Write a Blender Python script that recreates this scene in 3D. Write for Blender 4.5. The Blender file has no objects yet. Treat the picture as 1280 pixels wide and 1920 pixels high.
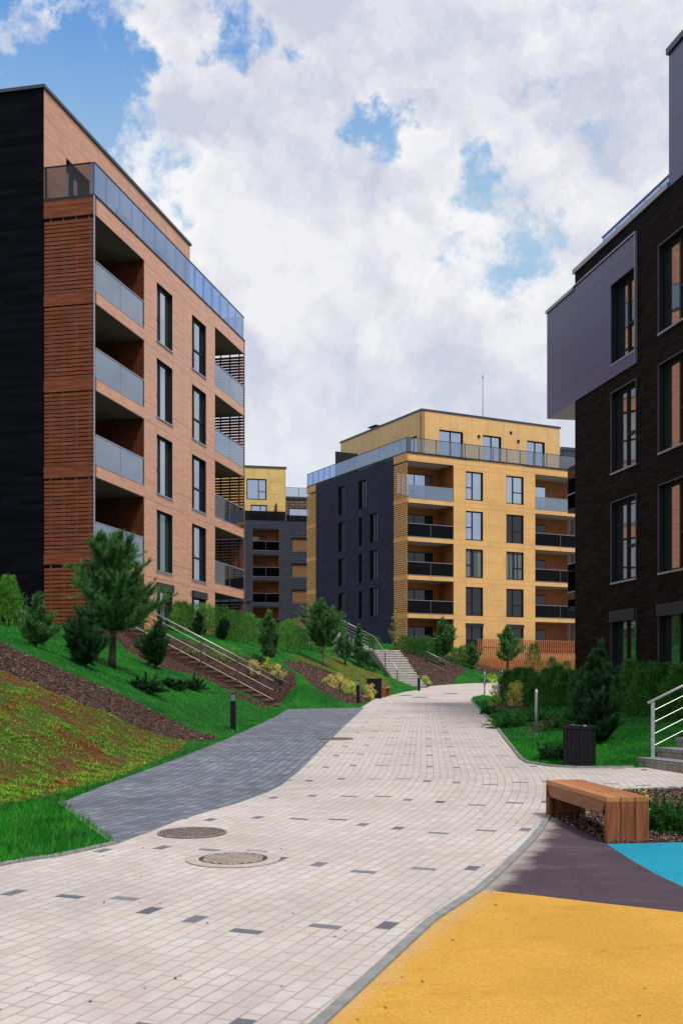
import bpy, bmesh, math, random
import numpy as np
from mathutils import Vector, Matrix
from mathutils.geometry import delaunay_2d_cdt
R = math.radians
scn = bpy.context.scene
COL = scn.collection
# ------------------------------------------------------------------ camera
CAMZ, FPX, HPX = 1.7, 2100.0, 1280.0
cd = bpy.data.cameras.new('camera'); cam = bpy.data.objects.new('camera', cd); COL.objects.link(cam)
cam.location = (0, 0, CAMZ); cam.rotation_euler = (R(90), 0, 0)
cd.sensor_fit = 'HORIZONTAL'; cd.sensor_width = 24.0; cd.lens = 24.0*FPX/1280.0
cd.shift_y = (HPX-960.0)/1280.0
cd.clip_start = 0.1; cd.clip_end = 3000
scn.camera = cam
# ------------------------------------------------------------------ light
SUN_EL, SUN_AZ = 58.0, 148.0      # azimuth clockwise from +Y
SUN_STR, SUN_ANG = 3.1, 9.0
SKY_STR = 0.10
EXPOSURE = 0.05
scn.view_settings.view_transform = 'Standard'; scn.view_settings.look = 'None'
scn.view_settings.gamma = 1.0; scn.view_settings.use_curve_mapping = False
scn.view_settings.exposure = EXPOSURE
sd = bpy.data.lights.new('sun', 'SUN'); so = bpy.data.objects.new('sun', sd); COL.objects.link(so)
sd.energy = SUN_STR; sd.angle = R(SUN_ANG); sd.color = (1.0, 0.95, 0.88)
tos = Vector((math.sin(R(SUN_AZ))*math.cos(R(SUN_EL)), math.cos(R(SUN_AZ))*math.cos(R(SUN_EL)), math.sin(R(SUN_EL))))
so.rotation_euler = (-tos).to_track_quat('-Z', 'Y').to_euler(); so.location = (0, 0, 60)

# ------------------------------------------------------------------ node helper
class T:
    def __init__(s, nt): s.nt = nt; s.N = nt.nodes; s.L = nt.links
    def put(s, sock, v):
        if isinstance(v, bpy.types.NodeSocket): s.L.new(v, sock)
        elif v is not None:
            if sock.type == 'RGBA' and len(v) == 3: v = (*v, 1)
            sock.default_value = v
    def n(s, typ, outs=0, ins=None, **kw):
        nd = s.N.new(typ)
        for k, v in kw.items(): setattr(nd, k, v)
        for k, v in (ins or {}).items(): s.put(nd.inputs[k], v)
        return nd.outputs[outs]
    def m(s, op, a, b=None, c=None, clamp=False):
        nd = s.N.new('ShaderNodeMath'); nd.operation = op; nd.use_clamp = clamp
        s.put(nd.inputs[0], a)
        if b is not None: s.put(nd.inputs[1], b)
        if c is not None: s.put(nd.inputs[2], c)
        return nd.outputs[0]
    def vm(s, op, a, b=None, scale=None):
        nd = s.N.new('ShaderNodeVectorMath'); nd.operation = op
        s.put(nd.inputs[0], a)
        if b is not None: s.put(nd.inputs[1], b)
        if scale is not None: s.put(nd.inputs['Scale'], scale)
        return nd.outputs['Value'] if op in ('DOT_PRODUCT', 'LENGTH', 'DISTANCE') else nd.outputs[0]
    def mix(s, f, a, b, bt='MIX'):
        nd = s.N.new('ShaderNodeMix'); nd.data_type = 'RGBA'; nd.blend_type = bt
        s.put(nd.inputs[0], f); s.put(nd.inputs[6], a); s.put(nd.inputs[7], b)
        return nd.outputs[2]
    def noise(s, vec, scale, detail=2, rough=0.5, dist=0.0):
        return s.n('ShaderNodeTexNoise', 0, {'Vector': vec, 'Scale': scale, 'Detail': detail, 'Roughness': rough, 'Distortion': dist})
    def mr(s, v, a, b, c=0.0, d=1.0, smooth=True):
        nd = s.N.new('ShaderNodeMapRange'); nd.interpolation_type = 'SMOOTHSTEP' if smooth else 'LINEAR'
        for i, x in enumerate((v, a, b, c, d)): s.put(nd.inputs[i], x)
        return nd.outputs[0]
    def xyz(s, v):
        nd = s.N.new('ShaderNodeSeparateXYZ'); s.put(nd.inputs[0], v); return nd.outputs
    def comb(s, x, y, z=0.0):
        nd = s.N.new('ShaderNodeCombineXYZ')
        for i, q in enumerate((x, y, z)): s.put(nd.inputs[i], q)
        return nd.outputs[0]
    def bump(s, h, strength=0.5, dist=0.01):
        return s.n('ShaderNodeBump', 0, {'Height': h, 'Strength': strength, 'Distance': dist})

def mat(name):
    m = bpy.data.materials.new(name); m.use_nodes = True
    t = T(m.node_tree); b = t.N['Principled BSDF']; out = t.N['Material Output']
    return m, t, b, out
def setp(t, b, col=None, rough=None, metal=None, spec=None, normal=None):
    if col is not None: t.put(b.inputs['Base Color'], col)
    if rough is not None: t.put(b.inputs['Roughness'], rough)
    if metal is not None: t.put(b.inputs['Metallic'], metal)
    if spec is not None: t.put(b.inputs['Specular IOR Level'], spec)
    if normal is not None: t.put(b.inputs['Normal'], normal)
def objc(t): return t.n('ShaderNodeTexCoord', 3)
def facadeuv(t):
    """(u, z) on an axis aligned facade in the building's own coordinates"""
    tc = t.N.new('ShaderNodeTexCoord'); p = t.xyz(tc.outputs[3]); n = t.xyz(tc.outputs[1])
    ax = t.m('GREATER_THAN', t.m('ABSOLUTE', n[0]), 0.6)
    u = t.m('ADD', t.m('MULTIPLY', p[1], ax), t.m('MULTIPLY', p[0], t.m('SUBTRACT', 1.0, ax)))
    return u, p[2], tc.outputs[3]

# ------------------------------------------------------------------ sky
w = bpy.data.worlds.new('World'); scn.world = w; w.use_nodes = True
t = T(w.node_tree); bg = t.N['Background']
sky = t.N.new('ShaderNodeTexSky'); sky.sky_type = 'NISHITA'; sky.sun_disc = False
sky.sun_elevation = R(SUN_EL); sky.sun_rotation = R(SUN_AZ); sky.air_density = 1.0; sky.dust_density = 1.0; sky.ozone_density = 2.0
d = t.n('ShaderNodeTexCoord', 0)
def pdir(x, y): return Vector((x-640, FPX, HPX-y)).normalized()
# stretch directions so clouds flatten towards the horizon
sx = t.xyz(d)
zz = t.m('ADD', t.m('ABSOLUTE', sx[2]), 0.35)
pv = t.comb(t.m('DIVIDE', sx[0], zz), t.m('DIVIDE', sx[1], zz), t.m('MULTIPLY', sx[2], 1.2))
warp = t.vm('SCALE', t.vm('SUBTRACT', t.n('ShaderNodeTexNoise', 1, {'Vector': d, 'Scale': 9.0, 'Detail': 4.0}), (0.5, 0.5, 0.5)), scale=0.10)
warp2 = t.vm('SCALE', t.vm('SUBTRACT', t.n('ShaderNodeTexNoise', 1, {'Vector': d, 'Scale': 30.0, 'Detail': 6.0, 'Roughness': .6}), (0.5, 0.5, 0.5)), scale=0.10)
dw = t.vm('ADD', t.vm('ADD', d, warp), warp2)
n1 = t.noise(pv, 3.4, 8, 0.6, 0.25)
n2 = t.noise(d, 11.0, 8, 0.66, 0.3)
n3 = t.noise(dw, 34.0, 6, 0.65)
cov = t.m('ADD', t.m('ADD', t.m('MULTIPLY', n1, 0.30), t.m('MULTIPLY', n2, 0.75)), t.m('MULTIPLY', n3, 0.22))
holes = [(110,110,185,.50),(0,60,150,.22),(200,300,60,.20),(250,190,50,.16),(330,400,48,.26),(420,45,70,.25),(520,70,60,.30),(360,130,30,.1),
         (655,195,50,.30),(720,215,55,.24),(722,270,52,.33),(780,155,35,.2),(895,320,60,.32),(870,375,60,.26),(820,440,45,.22),(745,440,40,.2),(800,480,40,.2),(930,490,75,.33),(1020,500,60,.3),
         (1012,130,36,.22),(1000,195,40,.12),(1105,300,48,.2),(1010,400,40,.12),(900,150,28,.1),(1170,210,34,.1)]
acc = None
for (hx, hy, hr, ha) in holes:
    dist = t.vm('DISTANCE', dw, tuple(pdir(hx, hy)))
    g = t.mr(dist, 0.0, 1.85*hr/FPX, ha*.98, 0.0)
    acc = g if acc is None else t.m('ADD', acc, g)
banks = [(200,10,50,.22),(330,15,60,.36),(90,8,60,.45),(15,130,85,.48),(330,160,110,.20),(560,480,320,.12),(800,650,420,.25),(780,60,200,.25)]
for (hx, hy, hr, ha) in banks:
    dist = t.vm('DISTANCE', dw, tuple(pdir(hx, hy)))
    acc = t.m('SUBTRACT', acc, t.mr(dist, 0.0, 1.6*hr/FPX, ha, 0.0))
cv = t.m('SUBTRACT', cov, acc)
cloud = t.mr(cv, 0.34, 0.63)
soft = t.vm('ADD', d, t.vm('SCALE', warp2, scale=.5))
rA = t.noise(soft, 10.0, 8, 0.60); rB = t.noise(t.vm('ADD', soft, (0.010, 0.0, 0.020)), 10.0, 8, 0.60)
rC = t.noise(soft, 4.2, 3, 0.5); rD = t.noise(t.vm('ADD', soft, (0.03, 0.0, 0.05)), 4.2, 3, 0.5)
rel = t.m('ADD', t.m('MULTIPLY', t.m('SUBTRACT', rA, rB), 1.5), t.m('MULTIPLY', t.m('SUBTRACT', rC, rD), 1.3))
shade = t.mr(t.m('ADD', t.m('ADD', t.m('MULTIPLY', rC, 0.55), t.m('MULTIPLY', n2, 0.25)), rel), 0.14, 0.60, 0.0, 1.0, False)
hor = t.mr(sx[2], 0.10, 0.33)
white = t.mix(hor, (0.90, 0.92, 0.96), (1.0, .99, 1.0))
grey = t.mix(hor, (0.74, 0.78, 0.88), (0.62, 0.65, 0.78))
ccol = t.mix(shade, grey, white)
edge = t.mr(cv, 0.50, 0.85)
ccol = t.mix(t.m('MULTIPLY', edge, 0.25), ccol, grey)
ccol = t.vm('SCALE', ccol, scale=0.93/SKY_STR)
# clear blue, paler lower down
blue = t.mix(t.mr(sx[2], 0.36, 0.54), (0.43, 0.64, 0.84), (0.12, 0.34, 0.78))
blue = t.mix(0.80, sky.outputs[0], t.vm('SCALE', blue, scale=1.0/SKY_STR))
t.put(bg.inputs[0], t.mix(cloud, blue, ccol)); bg.inputs[1].default_value = SKY_STR

# ------------------------------------------------------------------ mesh helpers
class MB:
    def __init__(s): s.v = []; s.f = []; s.uv = None
    def quad(s, a, b, c, d): i = len(s.v); s.v += [tuple(a), tuple(b), tuple(c), tuple(d)]; s.f.append((i, i+1, i+2, i+3)); return s
    def box(s, x0, x1, y0, y1, z0, z1):
        if x0 > x1: x0, x1 = x1, x0
        if y0 > y1: y0, y1 = y1, y0
        i = len(s.v)
        s.v += [(x0,y0,z0),(x1,y0,z0),(x1,y1,z0),(x0,y1,z0),(x0,y0,z1),(x1,y0,z1),(x1,y1,z1),(x0,y1,z1)]
        s.f += [tuple(i+k for k in q) for q in ((0,3,2,1),(4,5,6,7),(0,1,5,4),(1,2,6,5),(2,3,7,6),(3,0,4,7))]
        return s
    def prism(s, pts, z0, z1):
        n = len(pts); i = len(s.v)
        s.v += [(p[0], p[1], z0) for p in pts] + [(p[0], p[1], z1) for p in pts]
        s.f.append(tuple(i+n+k for k in range(n))); s.f.append(tuple(i+n-1-k for k in range(n)))
        for k in range(n):
            l = (k+1) % n; s.f.append((i+k, i+l, i+n+l, i+n+k))
        return s
    def bar(s, a, b, w, h, up=(0, 0, 1)):
        a = Vector(a); b = Vector(b); d = (b-a).normalized(); u = Vector(up)
        x = d.cross(u)
        if x.length < 1e-4: x = d.cross(Vector((0, 1, 0)))
        x.normalize(); y = x.cross(d).normalized()
        i = len(s.v)
        for p in (a, b):
            for (q, r) in ((-1,-1),(1,-1),(1,1),(-1,1)): s.v.append(tuple(p + x*q*w/2 + y*r*h/2))
        s.f += [tuple(i+k for k in q) for q in ((3,2,1,0),(4,5,6,7),(0,1,5,4),(1,2,6,5),(2,3,7,6),(3,0,4,7))]
        return s
    def tube(s, pts, rads, n=8, cap=True):
        pts = [Vector(p) for p in pts]
        if not hasattr(rads, '__len__'): rads = [rads]*len(pts)
        prev = None; base = len(s.v)
        for k, p in enumerate(pts):
            d = (pts[min(k+1, len(pts)-1)] - pts[max(k-1, 0)]).normalized()
            if prev is None:
                x = d.cross(Vector((0.3, 0.2, 1)) if abs(d.z) < .9 else Vector((0, 1, 0))).normalized()
            else:
                x = (prev - d*prev.dot(d)).normalized()
            prev = x; y = d.cross(x)
            for j in range(n):
                a = 2*math.pi*j/n; s.v.append(tuple(p + (x*math.cos(a) + y*math.sin(a))*rads[k]))
        for k in range(len(pts)-1):
            for j in range(n):
                l = (j+1) % n; o = base+k*n
                s.f.append((o+j, o+l, o+n+l, o+n+j))
        if cap:
            s.f.append(tuple(base+n-1-j for j in range(n))); o = base+(len(pts)-1)*n
            s.f.append(tuple(o+j for j in range(n)))
        return s
    def build(s, name, m, parent=None, smooth=False, bevel=0):
        me = bpy.data.meshes.new(name); me.from_pydata(s.v, [], s.f)
        if m: me.materials.append(m)
        if bevel:
            bm = bmesh.new(); bm.from_mesh(me); bmesh.ops.remove_doubles(bm, verts=bm.verts, dist=1e-5)
            bmesh.ops.bevel(bm, geom=list(bm.edges), offset=bevel, segments=2, affect='EDGES', profile=0.6); bm.to_mesh(me); bm.free()
        if smooth: me.polygons.foreach_set('use_smooth', [True]*len(me.polygons))
        me.update()
        o = bpy.data.objects.new(name, me); COL.objects.link(o)
        if parent: o.parent = parent
        return o
def tag(o, label=None, cat=None, group=None, kind=None):
    if label: o['label'] = label
    if cat: o['category'] = cat
    if group: o['group'] = group
    if kind: o['kind'] = kind
    return o
def empty(name, loc, rz=0, label=None, cat=None, group=None, sc=1.0):
    o = bpy.data.objects.new(name, None); COL.objects.link(o); o.empty_display_size = .2
    o.location = loc; o.rotation_euler = (0, 0, rz); o.scale = (sc, sc, sc) if not hasattr(sc, '__len__') else sc
    return tag(o, label, cat, group)
def trimesh(name, V, m, parent=None):
    """V (N,3,3) array of triangles"""
    V = np.asarray(V, dtype=np.float32); n = len(V)
    me = bpy.data.meshes.new(name); me.vertices.add(3*n); me.vertices.foreach_set('co', V.reshape(-1))
    me.loops.add(3*n); me.loops.foreach_set('vertex_index', np.arange(3*n, dtype=np.int32))
    me.polygons.add(n); me.polygons.foreach_set('loop_start', np.arange(0, 3*n, 3, dtype=np.int32))
    me.polygons.foreach_set('loop_total', np.full(n, 3, dtype=np.int32))
    me.update(calc_edges=True); me.materials.append(m)
    o = bpy.data.objects.new(name, me); COL.objects.link(o)
    if parent: o.parent = parent
    return o
def link_copy(src, root):
    for ch in src.children:
        c = ch.copy(); COL.objects.link(c); c.parent = root

# ------------------------------------------------------------------ materials: plain
def plain(name, col, rough=.5, metal=0., spec=.5, var=0.0, scale=6.0, bump=0.0):
    m, t, b, o = mat(name)
    c = col
    if var:
        nz = t.noise(objc(t), scale, 5, .6)
        k = t.mr(nz, .3, .7, 1-var, 1+var); c = t.vm('MULTIPLY', (*col,)[:3], t.comb(k, k, k))
        if bump: setp(t, b, normal=t.bump(nz, bump, .02))
    setp(t, b, c, rough, metal, spec); return m
def glassmat(name, tint, refl=0.06, alpha=0.75, rcol=(1, 1, 1)):
    m, t, b, out = mat(name); t.N.remove(b)
    g_ = t.N.new('ShaderNodeNewGeometry'); cs = t.m('ABSOLUTE', t.vm('DOT_PRODUCT', g_.outputs['Normal'], g_.outputs['Incoming']))
    f = t.m('ADD', t.m('MULTIPLY', t.m('POWER', t.m('SUBTRACT', 1.0, cs), 5.0), 1.0-refl), refl, clamp=True)
    tr = t.n('ShaderNodeBsdfTransparent', 0, {'Color': tint})
    df = t.n('ShaderNodeBsdfDiffuse', 0, {'Color': tint})
    a = t.n('ShaderNodeMixShader', 0, {0: alpha, 1: df, 2: tr})
    gl = t.n('ShaderNodeBsdfGlossy', 0, {'Color': rcol, 'Roughness': 0.02})
    t.L.new(t.n('ShaderNodeMixShader', 0, {0: f, 1: a, 2: gl}), out.inputs[0]); return m
def pane_mat(name, refl=.16, inner=(.012, .016, .02), curtain=0.0, rcol=(.9, .95, 1), fk=1.0):
    """window pane: mirror-like glass over a dim room"""
    m, t, b, out = mat(name); t.N.remove(b)
    fr = t.n('ShaderNodeFresnel', 0, {'IOR': 1.5})
    f = t.m('ADD', t.m('MULTIPLY', fr, (1-refl)*fk), refl, clamp=True)
    oc = objc(t); p = t.xyz(oc)
    c = inner
    if curtain:
        wv = t.noise(t.comb(t.m('MULTIPLY', p[0], 9), t.m('MULTIPLY', p[1], 9), 0), 1.0, 2)
        c = t.mix(t.m('MULTIPLY', t.mr(wv, .35, .6), curtain), inner, (.16, .20, .20))
    wob = t.bump(t.noise(oc, 1.3, 1), 0.035, .05)
    df = t.n('ShaderNodeBsdfDiffuse', 0, {'Color': c})
    gl = t.n('ShaderNodeBsdfGlossy', 0, {'Color': rcol, 'Roughness': 0.015, 'Normal': wob})
    t.L.new(t.n('ShaderNodeMixShader', 0, {0: f, 1: df, 2: gl}), out.inputs[0]); return m
M_frame = plain('window frame grey', (.009, .010, .014), .5, spec=.2)
M_trim = plain('metal trim', (.30, .31, .38), .35, .6)
M_trimdark = plain('dark trim', (.016, .018, .024), .5, spec=.25)
M_rim = plain('slim grey window rim', (.055, .055, .075), .4, .3)
M_coping = plain('roof coping', (.05, .058, .085), .4, .5)
M_steel = plain('brushed steel', (.40, .40, .39), .48, 1.0, var=.08, scale=30)
M_post = plain('dark steel post', (.10, .09, .08), .4, .8)
M_galv = plain('galvanised tube', (.42, .44, .46), .45, .8, var=.15, scale=25)
M_black = plain('black powder coat', (.006, .006, .009), .5, 0, .2, var=.2, scale=12)
M_bluegrey = plain('blue grey rail metal', (.10, .13, .20), .4, .4)
M_lens = plain('lamp louvre', (.16, .17, .19), .3)
M_soffit = plain('soffit plaster', (.36, .33, .30), .8, var=.05, scale=3)
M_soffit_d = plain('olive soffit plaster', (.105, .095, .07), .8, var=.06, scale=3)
M_pane = pane_mat('window glass', .42, rcol=(.80, .88, 1))
M_pane_s = pane_mat('glass with dimmed reflection', .03, (.006, .009, .011), fk=.5)  # reflection turned down to imitate dark surroundings mirrored in the panes
M_pane_o = pane_mat('glass with painted tan reflection', .04, (.20, .105, .055))  # tan colour behind the glass stands in for a reflected building
M_pane_d = pane_mat('dim curtained glass', .0, curtain=.8, fk=.4)
M_pane_r = pane_mat('opposite window glass', .42, rcol=(1, .95, .92))
M_pane_c = pane_mat('window glass with curtain', .34, curtain=.45)
M_pane_b = pane_mat('bright window glass', .55, rcol=(.70, .82, 1))  # reflection boosted and tinted to imitate blue sky in the panes
M_pane_g = pane_mat('green window glass', .10, (.01, .05, .042), curtain=.3)
M_rail = glassmat('railing glass', (.68, .74, .80), .09, .985)
M_rail_b = glassmat('terrace glass with painted sky tint', (.42, .58, .84), .16, .93, (.75, .88, 1))  # blue put into tint and gloss to imitate sky mirrored at grazing angles
M_rail_g = glassmat('grey railing glass', (.55, .52, .54), .02, .985)
M_rail_m = glassmat('smoked railing glass', (.11, .12, .15), .008, .99)
M_rail_f = glassmat('blue tinted railing glass', (.36, .46, .60), .22, .90, (.80, .90, 1))

# ------------------------------------------------------------------ materials: facades
def facade_panel(name, base, vlines=(), hperiod=0, hoffs=(), grain=0.0, rough=.45, spec=.4, seam=.55, vper=0, vw=.012, tint=None, grainscale=1.0):
    m, t, b, o = mat(name); u, z, oc = facadeuv(t)
    line = None
    def addl(l):
        nonlocal line
        line = l if line is None else t.m('MAXIMUM', line, l)
    for v in vlines: addl(t.m('COMPARE', u, v, vw))
    if vper: addl(t.m('LESS_THAN', t.m('FRACT', t.m('DIVIDE', u, vper)), 2*vw/vper))
    for (off) in hoffs:
        fr = t.m('FRACT', t.m('DIVIDE', t.m('ADD', z, 100*hperiod-off), hperiod)); addl(t.m('LESS_THAN', fr, 2*vw/hperiod))
    c = base
    if grain:
        gv = t.comb(t.m('MULTIPLY', u, .9*grainscale), t.m('MULTIPLY', z, 9*grainscale), 0)
        g = t.noise(gv, 1.2, 6, .65); k = t.mr(g, .28, .72, 1-grain, 1+grain)
        kn = t.noise(t.comb(t.m('MULTIPLY', u, 3.0*grainscale), t.m('MULTIPLY', z, 4.2*grainscale), 2.0), 1.0, 3, .6)
        k = t.m('MULTIPLY', k, t.mr(kn, .62, .76, 1.0, 1-grain*1.3))
        c = t.vm('MULTIPLY', tuple(base), t.comb(k, t.m('POWER', k, 1.15), t.m('POWER', k, 1.3)))
    else:
        g = t.noise(t.comb(u, z, 0), .9, 4, .6); k = t.mr(g, .3, .7, .94, 1.06); c = t.vm('MULTIPLY', tuple(base), t.comb(k, k, k))
    # each panel row a touch different
    if hperiod:
        cell = t.n('ShaderNodeTexWhiteNoise', 0, {'Vector': t.comb(t.m('FLOOR', t.m('DIVIDE', u, 1.9)), t.m('FLOOR', t.m('DIVIDE', z, hperiod/2)), 0)})
        k2 = t.mr(cell, 0, 1, .95, 1.05, False); c = t.vm('MULTIPLY', c, t.comb(k2, k2, k2))
    if line is not None:
        c = t.mix(t.m('MULTIPLY', line, seam), c, (.02, .015, .012))
        setp(t, b, normal=t.bump(t.m('SUBTRACT', 1.0, line), .5, .004))
    setp(t, b, c, rough, 0, spec); return m
def clapboard(name, base, per, rough=.5, seam=.8, colgap=(.004, .004, .006), plank=1.4, spec=.3, var=.25):
    m, t, b, o = mat(name); u, z, oc = facadeuv(t)
    row = t.m('FLOOR', t.m('DIVIDE', z, per)); fz = t.m('FRACT', t.m('DIVIDE', z, per))
    sh = t.n('ShaderNodeTexWhiteNoise', 0, {'Vector': t.comb(row, 3.0, 0)})
    uu = t.m('ADD', t.m('DIVIDE', u, plank), t.m('MULTIPLY', sh, 7.0))
    cell = t.n('ShaderNodeTexWhiteNoise', 0, {'Vector': t.comb(row, t.m('FLOOR', uu), 1.0)})
    gap = t.m('MAXIMUM', t.m('LESS_THAN', fz, .10), t.m('LESS_THAN', t.m('FRACT', uu), .012/plank))
    nz = t.noise(t.comb(t.m('MULTIPLY', u, .5), t.m('MULTIPLY', z, 1.0), 0), 1.6, 5, .6)
    k = t.m('MULTIPLY', t.mr(cell, 0, 1, 1-var, 1+var, False), t.mr(nz, .3, .7, .85, 1.15))
    c = t.mix(t.m('MULTIPLY', gap, seam), t.vm('MULTIPLY', tuple(base), t.comb(k, k, k)), colgap)
    h = t.m('MULTIPLY', t.m('SUBTRACT', 1.0, gap), t.m('ADD', .6, t.m('MULTIPLY', t.m('SUBTRACT', 1.0, fz), .4)))
    setp(t, b, c, rough, 0, spec, t.bump(h, .6, .012)); return m
def brickmat(name, base, bw, bh, rough=.7, var=.35, mortar=(.01, .008, .008), spec=.3):
    m, t, b, o = mat(name); u, z, oc = facadeuv(t)
    br = t.N.new('ShaderNodeTexBrick'); br.offset = .5
    for k, v in (('Vector', t.comb(u, z, 0)), ('Color1', tuple(x*(1+var) for x in base)), ('Color2', tuple(x*(1-var) for x in base)), ('Mortar', mortar), ('Scale', 1.0), ('Mortar Size', bh*.12), ('Brick Width', bw), ('Row Height', bh), ('Bias', 0.0)):
        t.put(br.inputs[k], v)
    nz = t.noise(t.comb(t.m('MULTIPLY', u, 1.0), t.m('MULTIPLY', z, 2.5), 0), 2.0, 5, .65); k = t.mr(nz, .3, .7, .7, 1.3)
    c = t.vm('MULTIPLY', br.outputs[0], t.comb(k, k, k))
    setp(t, b, c, rough, 0, spec, t.bump(t.m('SUBTRACT', 1.0, br.outputs[1]), .7, .008)); return m
HP = 3.125
M_Lwood = facade_panel('wood print panel', (.54, .225, .105), vlines=(4.5, 5.8, 7.55, 8.75, 9.92, 11.76, 13.0, 2.4, 15.3), hperiod=HP, hoffs=(19.19-HP, 15.32), grain=.22, rough=.30, spec=.9, seam=.6)
M_Lslat = facade_panel('dark slat wood', (.155, .038, .013), grain=.42, rough=.5, spec=.25)  # darker wood tone than the facade panels
M_Lin = facade_panel('dark wood lining', (.085, .024, .009), grain=.3, rough=.6, spec=.2)  # darkest wood tone, used inside the loggias
M_Ldark = clapboard('blue black boarding', (.0032, .0034, .0062), .17, rough=.5, plank=2.2, spec=.03, var=.5)
M_Mpanel = facade_panel('ochre panel', (.60, .345, .12), vlines=(2.25, 4.48, 5.66, 7.41, 9.78, 11.61, 12.82, 15.6), vper=0, hperiod=HP, hoffs=(16.6, 16.22, 18.0), rough=.45, spec=.5, seam=.35, vw=.016)
M_Mpent = facade_panel('ochre penthouse panel', (.62, .375, .15), vper=1.62, hperiod=2.6, hoffs=(21.9,), rough=.45, spec=.5, seam=.4, vw=.018)
M_Mslat = facade_panel('ochre slat wood', (.66, .30, .085), grain=.10, rough=.5, spec=.3)
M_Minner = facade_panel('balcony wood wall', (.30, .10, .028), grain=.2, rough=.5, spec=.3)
M_Mdark = clapboard('slate blue boarding', (.025, .023, .058), .25, rough=.55, plank=1.2, spec=.06, var=.12)
M_Rbrick = brickmat('black brown brick', (.0135, .0088, .0085), .36, .07, var=.5, mortar=(.003, .0022, .002), spec=.04)
M_Rpanel = facade_panel('violet grey panel', (.050, .048, .150), vlines=(-2.68, 0.0, -8.5), hperiod=1.21, hoffs=(10.95,), rough=.32, spec=.55, seam=.9, vw=.013)
M_Bdark = brickmat('slate tile cladding', (.030, .031, .056), 1.1, .30, var=.10, mortar=(.015, .015, .022))
M_Byel = facade_panel('yellow panel', (.60, .40, .14), vper=1.9, hperiod=1.5, hoffs=(.2,), rough=.5, seam=.35, vw=.03)
M_Bbrown = brickmat('brown tile cladding', (.13, .085, .07), 1.4, .35, var=.12, mortar=(.03, .02, .02))

# ------------------------------------------------------------------ face helper (building local coordinates)
class Face:
    def __init__(s, axis, off, n):  # axis 'x': runs along x at y=off, normal n*y ; axis 'y': runs along y at x=off
        s.axis, s.off, s.n = axis, off, n
    def box(s, mb, u0, u1, z0, z1, d0, d1):
        a, b = s.off+s.n*d0, s.off+s.n*d1
        if s.axis == 'x': mb.box(u0, u1, a, b, z0, z1)
        else: mb.box(a, b, u0, u1, z0, z1)
        return mb
    def P(s, u, z, d):
        a = s.off+s.n*d
        return (u, a, z) if s.axis == 'x' else (a, u, z)
    def quad(s, mb, u0, u1, z0, z1, d):
        mb.quad(s.P(u0, z0, d), s.P(u1, z0, d), s.P(u1, z1, d), s.P(u0, z1, d)); return mb
def wall(face, u0, u1, z0, z1, holes, th=.30):
    """wall slab with rectangular openings, built from boxes butted end to end (cells merged per row)"""
    mb = MB()
    zs = sorted({z0, z1} | {h[2] for h in holes} | {h[3] for h in holes}); zs = [z for z in zs if z0 <= z <= z1]
    us = sorted({u0, u1} | {h[0] for h in holes} | {h[1] for h in holes}); us = [u for u in us if u0 <= u <= u1]
    def hole(u, z): return any(h[0] < u < h[1] and h[2] < z < h[3] for h in holes)
    nu, nz = len(us)-1, len(zs)-1
    solid = [[not hole((us[i]+us[i+1])/2, (zs[j]+zs[j+1])/2) for i in range(nu)] for j in range(nz)]
    for j in range(nz):
        for i in range(nu):
            if not solid[j][i]: continue
            a, b, c, d = us[i], us[i+1], zs[j], zs[j+1]
            face.quad(mb, a, b, c, d, 0); face.quad(mb, a, b, c, d, -th)
            def side(p, q):
                mb.quad(face.P(*p, 0), face.P(*q, 0), face.P(*q, -th), face.P(*p, -th))
            if i == 0 or not solid[j][i-1]: side((a, c), (a, d))
            if i == nu-1 or not solid[j][i+1]: side((b, c), (b, d))
            if j == 0 or not solid[j-1][i]: side((a, c), (b, c))
            if j == nz-1 or not solid[j+1][i]: side((a, d), (b, d))
    return mb
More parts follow.
